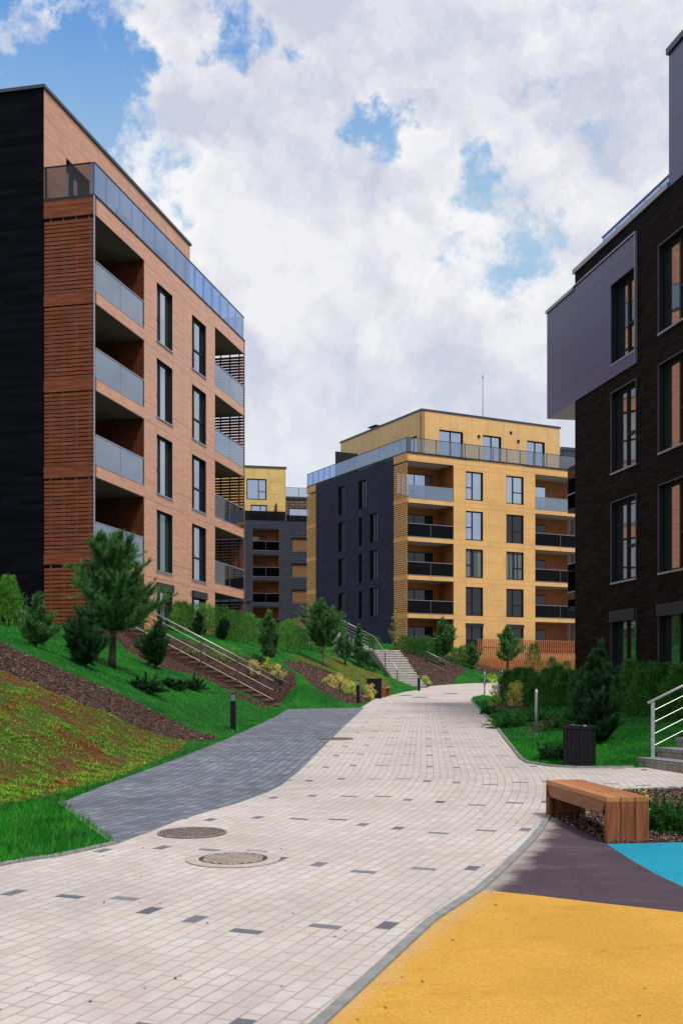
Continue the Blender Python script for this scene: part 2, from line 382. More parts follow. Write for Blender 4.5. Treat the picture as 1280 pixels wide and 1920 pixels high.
def window(face, root, u0, u1, z0, z1, dep=.25, mull=.36, tr=.4, trside=0, pm=None, sill=None, name='window', rim=False, hood=False, fw=.06):
    """recessed frame with one mullion; the narrow side is split by a transom; pane is a sub-part"""
    f = MB(); g = .012
    a, b, c, d = u0+g, u1-g, z0+g, z1-g
    D0, D1 = -dep-.07, -dep
    face.box(f, a, a+fw, c, d, D0, D1); face.box(f, b-fw, b, c, d, D0, D1)
    face.box(f, a+fw, b-fw, c, c+fw, D0, D1); face.box(f, a+fw, b-fw, d-fw, d, D0, D1)
    # dark reveal lining, 5 mm off the wall's own reveal
    for (p, q, r, s_) in ((u0+.003, u0+.010, z0, z1), (u1-.010, u1-.003, z0, z1)): face.box(f, p, q, r+.011, s_-.011, D0, .004)
    face.box(f, u0+.003, u1-.003, z1-.010, z1-.003, D0, .004)
    if mull:
        um = u0+(u1-u0)*mull; face.box(f, um-.045, um+.045, c+fw, d-fw, D0, D1+.012)
        zt = z0+(z1-z0)*tr
        if tr:
            if trside == 0: face.box(f, a+fw, um-.045, zt-.04, zt+.04, D0, D1+.008)
            else: face.box(f, um+.045, b-fw, zt-.04, zt+.04, D0, D1+.008)
    o = f.build(name, M_frame, root)
    p = MB(); face.box(p, a+fw*.5, b-fw*.5, c+fw*.5, d-fw*.5, D0+.02, D0+.035); p.build('pane', pm or M_pane, o)
    if sill:
        s_ = MB(); face.box(s_, u0-.03, u1+.03, z0-.045, z0+.008, -dep-.05, .05); s_.build('sill', sill, o)
    if rim:
        s_ = MB(); r = .028
        face.box(s_, u0-r, u0, z0-.0, z1+r, -.02, .035); face.box(s_, u1, u1+r, z0-.0, z1+r, -.02, .035); face.box(s_, u0, u1, z1, z1+r, -.02, .035)
        s_.build('rim', M_trim if rim is True else rim, o)
    if hood:
        s_ = MB(); face.box(s_, u0-.02, u1+.02, z1-.28, z1+.03, -.12, .09); s_.build('blind_box', M_trimdark, o)
    return o
def slatscreen(face, root, u0, u1, z0, z1, m, pitch=.15, board=.12, npost=4, th=.03, posts=True):
    mb = MB(); k = 0; z = z0+.02
    while z+board < z1:
        face.box(mb, u0+.01, u1-.01, z, z+board, -th, 0); z += pitch
    o = mb.build('slat_screen', m, root)
    if posts:
        p = MB()
        for i in range(npost):
            u = u0+(u1-u0)*(i+.5)/npost; face.box(p, u-.025, u+.025, z0, z1, -th-.07, -th-.006)
        p.build('batten', M_post, o)
    return o
def glassrail(face, root, u0, u1, z0, z1, m=None, off=-.03, npan=2, name='balcony_railing', capm=None, posts=False, postd=-.06):
    fr = MB(); capm = capm or M_trim
    face.box(fr, u0, u1, z1-.035, z1, off-.03, off+.03); face.box(fr, u0, u1, z0, z0+.03, off-.03, off+.03)
    if posts:
        n = npan+1
        for i in range(n):
            u = u0+(u1-u0)*i/npan; u = min(max(u, u0+.03), u1-.03)
            face.box(fr, u-.03, u+.03, z0+.03, z1-.035, off-.11, off-.035)
    else:
        for i in range(1, npan):
            u = u0+(u1-u0)*i/npan; face.box(fr, u-.008, u+.008, z0+.03, z1-.035, off-.012, off+.014)
    o = fr.build(name, capm, root)
    gp_ = MB(); face.box(gp_, u0+.01, u1-.01, z0+.03, z1-.035, off-.006, off+.006); gp_.build('glass_panel', m or M_rail, o)
    return o

def niche(face, root, u0, u1, z0, z1, depth, left, right, wm, pm=None, sof=None, door=(.1, .62), doorside=0, dtop=.35, pipe=True):
    """loggia behind a facade opening: back wall, side walls, floor and ceiling; door glazing is a sub-part"""
    th = .30; mb = MB()
    lu = u0 if left else u0-.0; ru = u1
    face.box(mb, u0-.0, u1+.0, z0, z1, -depth-.1, -depth)
    if left: face.box(mb, u0-.1, u0, z0, z1, -depth, -th-.002)
    if right: face.box(mb, u1, u1+.1, z0, z1, -depth, -th-.002)
    o = mb.build('balcony', wm, root)
    c = MB(); face.box(c, u0, u1, z1, z1+.08, -depth, -th-.002)
    face.box(c, u0+.02, u1-.015, z1-.012, z1-.003, -th-.001, -.05); c.build('ceiling', sof or M_soffit, o)
    c = MB(); face.box(c, u0+.01, u1-.013, z1-.05, z1-.002, -.048, -.004)
    c.build('edge_trim', M_black, o)
    c = MB()
    if right: face.box(c, u1-.012, u1-.003, z0+.003, z1-.003, -th, -.002)
    if left: face.box(c, u0+.003, u0+.012, z0+.003, z1-.003, -th, -.002)
    c.build('side_lining', wm, o)
    c = MB()
    c = MB(); face.box(c, u0, u1, z0-.08, z0, -depth, -th-.002); c.build('floor_slab', M_soffit, o)
    a = u0+(u1-u0)*door[0]; b = u0+(u1-u0)*door[1]
    f = MB(); face.box(f, a, b, z0+.02, z1-dtop, -depth+.002, -depth+.05)
    od = f.build('balcony_door', M_frame, o)
    g = MB(); mid = (a+b)/2
    for (p, q) in ((a+.06, mid-.04), (mid+.04, b-.06)): face.box(g, p, q, z0+.10, z1-dtop-.08, -depth+.052, -depth+.060)
    g.build('door_glass', pm or M_pane, o)
    if pipe:
        p = MB(); q = u1-.25; face.box(p, q-.03, q+.03, z0, z1, -depth*.55-.03, -depth*.55+.03); p.build('rain_pipe', M_post, o)
    return o

# ============================================================ LEFT BUILDING
bl = empty('apartment_building', (-8.84, 40.2, 0), R(-12.74), 'orange wood-panelled six-storey block on the left with dark blue-black end wall and slatted corner', 'apartment building', 'apartment buildings of the estate')
FY = Face('y', 0, 1); FXs = Face('x', 0, -1); FXe = Face('x', 17.56, 1); FP = Face('y', -2.0, 1)
LV = [15.76, 12.64, 9.52, 6.37, 3.2]; CE = [18.53, 15.34, 12.22, 9.10, 5.97]
BZ = 2.4
wins = []
wz = [(15.72, 18.13), (12.60, 15.02), (9.47, 11.90), (6.30, 8.80), (3.20, 5.78)]
holes = []
for k in range(5):
    holes.append((0.0, 4.48, LV[k], CE[k])); holes.append((13.02, 17.56, LV[k], CE[k]))
    holes.append((5.81, 7.54, *wz[k])); holes.append((9.93, 11.75, *wz[k]))
wall(FY, 0, 17.56, BZ, 19.17, holes).build('facade_panels', M_Lwood, bl)
for k in range(5):
    window(FY, bl, 5.81, 7.54, *wz[k], dep=.13, mull=.36, tr=.42, trside=0, pm=M_pane_g if k == 3 else (M_pane if k % 2 else M_pane_c), sill=M_trim, hood=(k == 4))
    window(FY, bl, 9.93, 11.75, *wz[k], dep=.13, mull=.30, tr=.42, trside=1, pm=M_pane_c if k % 2 else M_pane, sill=M_trim, hood=(k == 4))
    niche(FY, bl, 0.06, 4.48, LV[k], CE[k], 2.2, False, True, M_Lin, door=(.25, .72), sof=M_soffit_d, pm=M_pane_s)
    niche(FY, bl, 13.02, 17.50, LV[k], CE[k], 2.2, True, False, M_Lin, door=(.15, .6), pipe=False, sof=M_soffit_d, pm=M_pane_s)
    glassrail(FY, bl, 0.07, 4.47, LV[k]+.02, LV[k]+1.12, M_rail_f, npan=2)
    if k < 4: glassrail(FY, bl, 13.03, 17.49, LV[k]+.02, LV[k]+1.10, M_rail_m if k >= 2 else M_rail_f, npan=2)
    # fascia bands and slatted screens on the two ends
    for (F_, s) in ((FXs, .02), (FXe, .02)):
        b = MB(); top = 19.17 if k == 0 else LV[k-1]
        F_.box(b, -2.0, .0, CE[k], top, -.12, s); b.build('fascia_band', M_Lslat, bl)
        slatscreen(F_, bl, -2.0, -.0, LV[k], CE[k], M_Lslat, pitch=.148, board=.112)
b = MB(); FXs.box(b, -2.0, 0, BZ, LV[4], -.12, .02); b.build('fascia_band', M_Lslat, bl)
b = MB()
b.box(-.045, .012, -.035, -.021, BZ, 19.2); b.box(-.045, .012, 17.581, 17.595, BZ, 19.2); b.build('corner_trim', M_trim, bl)
b = MB(); FXs.box(b, -16, -2.003, BZ, 23.28, -.3, .03); b.build('dark_end_wall', M_Ldark, bl)
b = MB(); b.box(-16, -2.45, .31, 17.5, BZ, 19.0); b.box(-2.44, -.42, 4.62, 12.88, BZ, 19.0); b.build('core', M_trimdark, bl)
b = MB(); b.box(-2.6, -.005, .0, 17.555, 19.0, 19.165); b.build('terrace_floor', M_coping, bl)
pw = [(1.75, 3.75, 19.2, 21.55), (6.2, 8.0, 19.2, 21.55), (10.6, 12.4, 19.2, 21.55)]
wall(FP, 0.0, 15.02, 19.17, 23.28, pw).build('penthouse_wall', M_Lwood, bl)
for q in pw: window(FP, bl, *q, dep=.22, mull=.5, tr=0, pm=M_pane)
b = MB(); b.box(-16, -2.31, 15.0-.3, 15.018, 19.17, 23.28); b.build('penthouse_wall', M_Lwood, bl)
b = MB(); b.box(-16, -2.32, .32, 14.6, 19.17, 23.2); b.build('core', M_trimdark, bl)
b = MB(); b.box(-16.1, -1.93, -.1, 15.1, 23.28, 23.40); b.build('roof_coping', M_coping, bl)
b = MB(); FY.box(b, -.03, 17.6, 19.17, 19.235, -.12, .03); FXs.box(b, -2.0, -.12, 19.17, 19.235, -.12, .03); b.build('terrace_edge', M_trimdark, bl)
glassrail(FY, bl, 0.0, 17.56, 19.24, 20.42, M_rail_b, off=-.03, npan=15, name='terrace_railing', capm=M_bluegrey, posts=True)
glassrail(FXs, bl, -2.0, -.07, 19.24, 20.42, M_rail_g, off=-.03, npan=2, name='terrace_railing', capm=M_trimdark, posts=True)
glassrail(FXe, bl, -2.0, -.07, 19.24, 20.42, M_rail, off=-.03, npan=2, name='terrace_railing', capm=M_trimdark, posts=True)
b = MB(); b.bar((.02, 17.2, 5.75), (.30, 17.35, 5.78), .06, .06); b.box(.25, .40, 17.28, 17.42, 5.72, 5.84); b.build('wall_camera', M_black, bl)

# ============================================================ MIDDLE BUILDING
bm_ = empty('apartment_building', (5.29, 90.3, 0), R(27.8), 'ochre yellow six-storey block in the centre with slate-blue side wall and glass-railed roof terrace', 'apartment building', 'apartment buildings of the estate')
W_, D_ = 18.4, 18.42
GX = Face('x', 0, -1); GY = Face('y', 0, -1); GE = Face('y', W_, 1)
LV = [16.59, 13.48, 10.38, 7.27, 4.2]; CE = [19.63, 16.25, 13.14, 10.03, 6.93]
wz = [(16.88, 19.27), (13.55, 15.98), (10.43, 12.82), (7.26, 9.66), (4.2, 6.6)]
holes = []
for k in range(5):
    holes += [(0.0, 4.46, LV[k], CE[k]), (12.84, W_, LV[k], CE[k]), (5.68, 7.39, *wz[k]), (9.80, 11.59, *wz[k])]
wall(GX, 0, W_, 3.0, 20.27, holes).build('facade_panels', M_Mpanel, bm_)
MP = [M_pane_b, M_pane_b, M_pane_d, M_pane_s, M_pane_s]
MP2 = [M_pane_b, M_pane_s, M_pane_d, M_pane_s, M_pane_s]
for k in range(5):
    window(GX, bm_, 5.68, 7.39, *wz[k], dep=.12, mull=.42, tr=.44, trside=0, pm=MP[k], hood=(k == 4), fw=.09)
    window(GX, bm_, 9.80, 11.59, *wz[k], dep=.12, mull=.42, tr=.42, trside=1, pm=MP2[k], hood=(k == 4), fw=.09)
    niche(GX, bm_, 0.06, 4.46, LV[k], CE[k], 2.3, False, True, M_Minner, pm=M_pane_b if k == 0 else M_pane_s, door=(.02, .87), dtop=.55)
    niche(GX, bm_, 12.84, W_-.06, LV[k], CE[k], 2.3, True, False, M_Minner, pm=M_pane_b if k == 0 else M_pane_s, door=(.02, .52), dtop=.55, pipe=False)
    rm = M_rail_f if k == 0 else M_rail_m
    glassrail(GX, bm_, 0.07, 4.45, LV[k]+.03, LV[k]+1.12, rm, npan=2)
    glassrail(GX, bm_, 12.85, W_-.07, LV[k]+.03, LV[k]+1.12, rm, npan=2)
    top = 20.27 if k == 0 else LV[k-1]
    for (F_, u0, u1) in ((GY, -.0, 2.12), (GE, .0, 2.12), (GY, 16.48, D_)):
        b = MB(); F_.box(b, u0, u1, CE[k], top, -.12, .02); b.build('fascia_band', M_Mslat, bm_)
        slatscreen(F_, bm_, u0, u1, LV[k], CE[k], M_Mslat, pitch=.172, board=.112, npost=3)
for (F_, u0, u1) in ((GY, -.0, 2.12), (GY, 16.48, D_)):
    b = MB(); F_.box(b, u0, u1, 3.0, 4.2, -.12, .02); b.build('fascia_band', M_Mslat, bm_)
lw = [(10.73, 11.96, 16.74, 19.28), (10.73, 11.96, 13.47, 16.06), (10.73, 11.96, 10.35, 12.84), (10.73, 11.96, 7.22, 9.70),
      (6.75, 8.16, 16.79, 19.2), (7.55, 8.12, 13.54, 16.05), (7.55, 8.12, 10.38, 12.84), (7.55, 8.12, 7.25, 9.65),
      (4.82, 6.16, 13.65, 16.11), (4.82, 6.16, 10.45, 12.96), (4.82, 6.16, 7.35, 9.78), (7.0, 8.1, 4.6, 6.4)]
wall(GY, 2.123, 16.477, 3.0, 20.27, lw).build('slate_side_wall', M_Mdark, bm_)
for i, q in enumerate(lw): window(GY, bm_, *q, dep=.16, mull=0 if q[1]-q[0] < .8 else .5, tr=0, pm=M_pane_s, fw=.07)
b = MB(); b.box(.32, W_-2.5, 2.45, D_-.02, 3.0, 20.1); b.box(4.62, 12.7, .42, 2.44, 3, 20.1); b.build('core', M_trimdark, bm_)
b = MB(); b.box(.0, W_, .0, D_, 20.12, 20.268); b.build('terrace_floor', M_coping, bm_)
b = MB(); b.box(W_-2.4, W_-.02, 2.45, D_-.02, 3.0, 20.1); b.build('far_wall', M_Mdark, bm_)
PX = Face('x', 2.6, -1); PY = Face('y', 3.0, -1)
pw = [(4.75, 7.15, 20.35, 23.15), (9.2, 11.15, 20.35, 23.15), (13.95, 15.9, 20.35, 23.15)]
wall(PX, 3.0, 17.6, 20.27, 24.58, pw).build('penthouse_wall', M_Mpent, bm_)
for q in pw: window(PX, bm_, *q, dep=.15, mull=.5, tr=0, pm=M_pane_b, fw=.09)
pl_ = [(3.4, 4.9, 20.35, 22.6)]
wall(PY, 2.6, 17.2, 20.27, 24.58, pl_).build('penthouse_wall', M_Mpent, bm_)
window(PY, bm_, *pl_[0], dep=.15, mull=.5, tr=0, pm=M_pane_b, fw=.09)
b = MB(); b.box(3.32, 17.58, 2.92, 17.2, 20.27, 24.5); b.build('core', M_trimdark, bm_)
b = MB(); b.box(2.93, 17.67, 2.53, 17.3, 24.58, 24.72); b.build('roof_coping', M_coping, bm_)
b = MB(); b.box(.6, 2.9, 13.6, 13.72, 20.27, 22.9); b.build('terrace_divider', M_trimdark, bm_)
b = MB()
for (u, z) in ((9.0, 23.0), (13.2, 23.0)):
    PX.box(b, u-.35, u-.13, z-.55+.4, z-.55+.62, .0, .10)
b.build('wall_light', M_black, bm_)
b = MB(); PX.box(b, 12.05, 12.3, 23.5, 23.75, .0, .03); PY.box(b, 8.9, 9.1, 22.3, 22.6, 0, .03); b.build('vent_grille', M_black, bm_)
b = MB(); GX.box(b, -.03, W_+.03, 20.27, 20.34, -.1, .03); GY.box(b, .11, D_, 20.27, 20.34, -.1, .03); b.build('terrace_edge', M_trimdark, bm_)
glassrail(GX, bm_, 0.0, W_, 20.35, 21.53, M_rail, npan=13, name='terrace_railing', capm=M_trimdark, posts=True)
glassrail(GY, bm_, 0.07, D_, 20.35, 21.53, M_rail_b, npan=16, name='terrace_railing', capm=M_trimdark, posts=True)
glassrail(GE, bm_, 0.07, D_, 20.35, 21.53, M_rail, npan=14, name='terrace_railing', capm=M_trimdark, posts=True)
b = MB(); b.box(4.0, 4.9, 12.2, 13.1, 24.5, 25.15); b.box(3.8, 5.1, 12.0, 13.3, 25.3, 25.38)
for dx in (4.02, 4.88):
    for dy in (12.22, 13.08): b.box(dx-.03, dx+.03, dy-.03, dy+.03, 25.1, 25.32)
b.build('roof_vent', M_black, bm_)
b = MB(); b.tube([(10.6, 4.6, 24.5), (10.6, 4.6, 29.1)], [.035, .02], 6); b.tube([(10.6, 4.6, 28.7), (10.6, 4.6, 28.85)], .06, 6); b.build('roof_antenna', M_post, bm_)

# ============================================================ RIGHT BUILDING
br_ = empty('apartment_building', (7.19, 34.5, 0), R(10.8), 'black-brown brick block on the right with violet-grey cantilevered corner bay', 'apartment building', 'apartment buildings of the estate')
HX = Face('y', 0, -1)
rz = [(10.73, 13.0), (7.64, 9.92), (4.53, 6.80), (1.05, 3.69)]
cols = [(-4.25, -2.68), (-7.45, -5.58), (-11.6, -9.9), (-15.9, -14.2), (-20.1, -18.4)]
holes = [(c[0], c[1], *z) for c in cols for z in rz]
wall(HX, -24, 0, -.5, 14.30, holes).build('brick_facade', M_Rbrick, br_)
for j, c in enumerate(cols):
    for k, z in enumerate(rz):
        window(HX, br_, c[0], c[1], *z, dep=.125 if not (j == 0 and k == 0) else .155, mull=.52, tr=.42, trside=0, pm=M_pane_r, sill=M_trim, rim=(M_rim if not (j == 0 and k == 0) else False), hood=(k == 3), fw=.07)
b = MB(); b.box(.46, 14, -24, -.31, -.5, 14.2); b.build('core', M_trimdark, br_)
b = MB(); b.box(0.302, 14, -.3, 0.0, -.5, 14.30); b.build('brick_end_wall', M_Rbrick, br_)
HB = Face('y', -.035, -1)
wall(HB, -4.25, .0, 10.35, 13.88, [(-4.215, -2.68, *rz[0])], th=.034).build('bay_panels', M_Rpanel, br_)
b = MB(); b.box(-.035, 4.0, 0.004, 2.26, 10.35, 13.80); b.build('bay_cantilever', M_Rpanel, br_)
b = MB(); b.box(-.075, 4.05, .0, 2.31, 13.80, 13.90); b.box(-.075, -.002, -4.29, .0, 13.881, 13.92); b.box(-.075, -.002, -4.29, -4.252, 10.35, 13.88); b.build('bay_trim', M_trim, br_)
b = MB(); b.box(-.06, 14.1, -6.11, .07, 14.30, 14.44); b.build('parapet_coping', M_trim, br_)
b = MB(); b.box(-.02, 14, -24, -6.13, 14.302, 17.68); b.build('penthouse_panels', M_Rpanel, br_)
b = MB(); b.box(-.08, 14.1, -24.1, -6.08, 17.68, 17.84); b.build('roof_coping', M_coping, br_)
glassrail(Face('y', .12, -1), br_, -6.1, -1.69, 14.0, 14.78, glassmat('blue railing glass', (.45, .62, .85), .14, .8), npan=5, name='terrace_railing', capm=plain('blue grey rail', (.10, .16, .33), .4, .3), posts=True)
for (z0, z1) in ((7.0, 8.45), (3.95, 5.42)):
    b = MB(); b.box(.02, 2.6, .01, .62, z0, z0+.12); b.box(.02, 2.6, .60, .64, z0+.12, z1); o = b.build('side_balcony', M_black, br_)
    g = MB(); g.box(.02, .045, .02, .60, z0+.125, z1-.03); g.build('glass_panel', M_rail_m, o)
    g = MB(); g.box(.01, .06, .02, .64, z1-.03, z1); g.box(.0, .019, .01, .62, z0+.55, z0+.58); g.build('handrail', M_trim, o)

# ============================================================ BACKGROUND BUILDINGS
b1 = empty('apartment_building', (-6.53, 133.0, 0), R(12), 'distant slate-clad block with bright yellow penthouse behind the orange block', 'apartment building', 'apartment buildings of the estate')
KX = Face('x', 0, -1)
holes = []; nb = []; nw = []
for k in range(5):
    zc = 19.95-3.09*k
    nb.append((-4.05, -.85, zc-2.65, zc)); nw.append((.6, 3.4, zc-2.65, zc-1.0))
holes = nb+nw
wall(KX, -16, 9, 2.0, 20.85, holes).build('slate_facade', M_Bdark, b1)
for k, q in enumerate(nb):
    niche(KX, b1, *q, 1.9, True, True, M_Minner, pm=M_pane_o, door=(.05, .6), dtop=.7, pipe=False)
    glassrail(KX, b1, q[0]+.01, q[1]-.01, q[2]+.03, q[2]+1.15, M_rail_m, npan=2)
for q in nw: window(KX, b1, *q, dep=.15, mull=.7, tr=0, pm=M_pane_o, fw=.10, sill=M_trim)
b = MB(); b.box(-16, 9, 2.2, 15, 2.0, 20.7); b.build('core', M_trimdark, b1)
b = MB(); b.box(-16, 9, .31, 2.19, 20.6, 20.83); b.build('terrace_floor', M_coping, b1)
KP = Face('x', 1.2, -1)
pw = [(-4.6, -2.2, 23.5, 26.0), (-4.1, -2.15, 20.9, 22.9)]
wall(KP, -16, 0.1, 20.85, 27.35, pw).build('penthouse_wall', M_Byel, b1)
b = MB(); b.box(-16, .08, 1.52, 14, 20.85, 27.3); b.build('core', M_Byel, b1)
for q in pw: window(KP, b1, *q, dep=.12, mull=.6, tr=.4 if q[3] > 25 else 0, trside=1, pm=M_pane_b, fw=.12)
b = MB(); b.box(-16, .2, 1.1, 14.1, 27.35, 27.55); b.build('roof_coping', M_coping, b1)
KB = Face('x', 2.6, -1)
wall(KB, .10, 9, 20.85, 24.0, [(.7, 4.0, 21.3, 22.9)]).build('setback_wall', M_Bbrown, b1)
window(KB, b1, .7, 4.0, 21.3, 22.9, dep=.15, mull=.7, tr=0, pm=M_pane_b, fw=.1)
b = MB(); b.box(.1, 9, 2.92, 14, 20.85, 23.9); b.build('core', M_trimdark, b1)
b = MB(); b.box(0.1, 9.1, 2.45, 14.1, 24.0, 24.25); b.build('roof_coping', M_coping, b1)
glassrail(Face('x', 2.7, -1), b1, .2, 9, 24.26, 25.4, M_rail, npan=5, name='terrace_railing', capm=M_trimdark, posts=True)
glassrail(KX, b1, -7.0, -.1, 20.86, 22.0, M_rail_m, npan=4, name='terrace_railing', capm=M_trimdark, posts=True)
glassrail(KX, b1, 0., 9, 20.86, 21.6, M_rail_m, npan=6, name='terrace_railing', capm=M_trimdark, posts=True)
b = MB(); b.box(-1.2, -1.1, .1, 1.15, 20.85, 23.0); b.build('terrace_divider', M_trimdark, b1)

b2 = empty('apartment_building', (33.0, 150.0, 0), R(20), 'far dark blue block just showing behind the right end of the ochre block', 'apartment building', 'apartment buildings of the estate')
b = MB(); b.box(-4, 14, 0, 14, 2, 32.6); b.build('blue_wall', plain('dark blue cladding', (.02, .035, .06), .5, var=.1), b2)
b = MB(); b.box(-4.1, 14.1, -.1, 14.1, 32.6, 33.0); b.build('roof_coping', M_coping, b2)
b = MB()
for k in range(9): b.box(-3.9+2*k, -3.8+2*k, -.06, -.002, 2, 32.6)
b.build('cladding_fins', M_trimdark, b2)

# ============================================================ TERRAIN
G = .021
def base(y): return G*min(max(y, -5), 112)
def gz(px, py):            # point of the paved plane seen at a pixel
    Y = FPX*CAMZ/(py-(HPX-FPX*G)); return ((px-640)/FPX*Y, Y)
FOOT = [(-4.6, 3), (-4.5, 8), (-4.3, 10.5), (-3.75, 13.5), (-3.15, 18), (-2.95, 21.5), (-2.5, 26), (-2.1, 31), (-1.85, 37.9), (.65, 38.9), (1.45, 48), (2.45, 53.3), (4.2, 61.5), (4.6, 63.6), (3.3, 65.3),
        (5.0, 66.2), (5.6, 70.5), (7.8, 76), (12, 83.5), (18.7, 90), (30, 97), (60, 110)]
RFOOT = [(5.9, 7.0), (5.6, 12), (5.3, 16.6), (4.6, 18.0), (3.1, 18.2), (2.95, 18.9), (3.2, 21.0), (3.75, 25), (4.25, 32), (4.75, 40), (5.4, 47), (6.6, 50), (9, 53), (14, 57), (25, 62), (60, 70)]
FA = np.array(FOOT); RA = np.array(RFOOT)
def seg_dist(P, A, B):
    d = B-A; t_ = np.clip(((P[:, None]-A)*d).sum(2)/(d*d).sum(1), 0, 1)
    q = A+d*t_[..., None]; r = P[:, None]-q; D2 = (r*r).sum(2); k = D2.argmin(1)
    i = np.arange(len(P)); rr = P-A[k]; cr = d[k, 0]*rr[:, 1]-d[k, 1]*rr[:, 0]
    return np.sqrt(D2[i, k]), np.sign(cr), k, t_[i, k]
# stairs: (origin of first riser, unit direction of ascent, unit across, width, run, rise, n)
ST = [dict(o=(-2.15, 38.15), d=(-.998, .06), a=(.06, .998), w=1.5, run=.31, rise=.162, n=17),
      dict(o=(3.30, 65.7), d=(-.30, .954), a=(.954, .30), w=1.75, run=.31, rise=.155, n=15),
      dict(o=(4.70, 17.75), d=(.966, .26), a=(.33, -.944), w=4.5, run=.36, rise=.15, n=6)]
ST[2]['d'] = (.944, .33)
def terrain(P):
    P = np.asarray(P, float).reshape(-1, 2); x, y = P[:, 0], P[:, 1]
    zb = G*np.clip(y, -5, 112)
    dl, sg, _, _ = seg_dist(P, FA[:-1], FA[1:]); dl = np.where(sg > 0, dl, 0)
    plat = np.where(y > 60, 3.1-2.3*np.clip((x-5)/8, 0, 1), 3.1)
    k = .47
    near = np.clip((y-12)/8, 0, 1); kk = k*(.55+.45*near); kk = kk*(1-.20*np.clip((y-25)/5, 0, 1)*np.clip((39-y)/1.0, 0, 1))
    kk = np.where(y > 60, .36, kk)
    q = dl*kk/plat; h = plat*q/(1+q**4)**.25
    h = np.where(dl > 0, h*np.clip(dl/1.2, .25, 1), 0)
    dr, sr, _, _ = seg_dist(P, RA[:-1], RA[1:]); dr = np.where((sr < 0) & (x > 2), dr, 0)
    hr = .50*np.clip(dr/4.5, 0, 1)**1.1
    hr = np.where(y < 17, 0, hr)*1.0
    bump = .035*np.sin(x*1.3+y*.7)*np.sin(y*.9-x*.4)+.02*np.sin(x*3.1-y*2.3)
    bump = bump*np.clip(np.maximum(dl, dr)/1.5, 0, 1)
    z = zb+h+hr+bump
    # mound of the bank in front of the steps
    # carve under the flights
    for si, s in enumerate(ST[:2]):
        rx, ry = x-s['o'][0], y-s['o'][1]
        u = rx*s['d'][0]+ry*s['d'][1]; v = rx*s['a'][0]+ry*s['a'][1]
        zs = G*s['o'][1]+np.clip(u/s['run'], 0, s['n'])*s['rise']-.10
        if si == 0:
            wv = np.clip(1+(v+.15)/1.3, 0, 1)*((u > 0) & (u < 5.6) & (v < 0)); z = z*(1-wv)+np.maximum(z, zs-.02)*wv
        m_ = (u > -.2) & (u < s['run']*s['n']+.4) & (v > -.15) & (v < s['w']+.15)
        z = np.where(m_, np.minimum(z, zs), z)
    return z
def tz(x, y): return float(terrain([(x, y)])[0])
def gp(px, py, y0=6.0, y1=130.0):    # first hit of a pixel ray on the terrain
    Y = np.arange(y0, y1, .05); X = (px-640)/FPX*Y; Z = CAMZ-(py-HPX)/FPX*Y
    hit = np.nonzero(terrain(np.stack([X, Y], 1)) >= Z)[0]
    i = hit[0] if len(hit) else len(Y)-1
    return (float(X[i]), float(Y[i]))
def poly(pts, f=gp): return [f(*p) for p in pts]
# --- paved regions (flat plane)
P_grey = poly([(115,1505),(160,1541),(220,1583),(300,1553),(330,1540),(390,1522),(450,1505),(500,1487),(528,1472),(560,1447),(600,1407),(640,1367),(680,1330),(684,1327)], gz) + poly([(540,1330),(520,1342),(500,1352),(440,1379),(430,1384),(330,1424),(200,1471)], gz)
P_curb = [(584,1920),(660,1852),(730,1788),(800,1725),(890,1668),(925,1637),(960,1605),(990,1575),(1010,1550),(1022,1528)]
curb = poly(P_curb, gz); curb0 = (curb[0][0]-(curb[1][0]-curb[0][0])*4.0, curb[0][1]-(curb[1][1]-curb[0][1])*4.0)
curbline = [curb0]+curb
lawnR = poly([(1188,1440),(1130,1441),(1080,1441),(1030,1438),(985,1431),(973,1423),(962,1409),(940,1380),(922,1354),(905,1340),(893,1326),(882,1314),(886,1307),(905,1303)], gz)+[(6.8,50.5),(9,53),(14,57),(25,62),(60,70)]
bedR = poly([(1031,1530),(1137,1583),(1218,1581),(1400,1577)], gz)+[(6.5,10.4),(6.5,13.2)]+poly([(1400,1476),(1224,1481),(1150,1482),(1060,1508)], gz)
leftedge = [(-8,4.0),(-4.2,8.6)]+poly([(0,1625),(60,1614),(100,1609),(160,1597),(220,1583)], gz)
farL = [(.65,38.9),(1.45,48),(2.45,53.3),(3.3,58),(4.2,61.5),(4.6,63.2),(3.3,65.4),(5.0,66.1),(5.6,70.5),(7.8,76),(12,83.5),(18.7,90),(30,97),(60,110)]
# light paving: everything between the left edges and the right edges
lb = poly([(220,1583),(300,1553),(330,1540),(390,1522),(450,1505),(500,1487),(528,1472),(560,1447),(600,1407),(640,1367),(680,1330)], gz)
rightside = [(60,70),(25,62),(14,57),(9,53),(6.8,50.5)]+poly([(905,1303),(886,1307),(882,1314),(893,1326),(905,1340),(922,1354),(940,1380),(962,1409),(973,1423),(985,1431),(1030,1438),(1080,1441),(1130,1441),(1188,1440)], gz)
P_light = leftedge+lb[1:]+farL+rightside+[(5.2,17.6),(6.5,13.2)]+poly([(1400,1476),(1224,1481),(1150,1482),(1060,1508),(1031,1530),(1022,1528)], gz)+curb[::-1][1:]+[curb0,(-8,-3)]
ply_a = gz(890,1668); 
P_yel = [ply_a]+curb[:5][::-1][1:]+[curb0,(8,-3),(8,8.1)]+poly([(1280,1711),(1100,1691),(1000,1679)], gz)
P_pur = poly([(890,1668),(925,1637),(960,1605),(990,1575),(1010,1550),(1022,1528),(1031,1530),(1137,1583),(1180,1611),(1230,1640),(1280,1663)], gz)+[(6,7.6),(8,8.1)]+poly([(1280,1711),(1100,1691),(1000,1679)], gz)
P_blue = poly([(1137,1583),(1218,1581),(1400,1577)], gz)+[(6.5,10.4),(8,10.4),(8,8.1),(6,7.6)]+poly([(1280,1663),(1230,1640),(1180,1611)], gz)
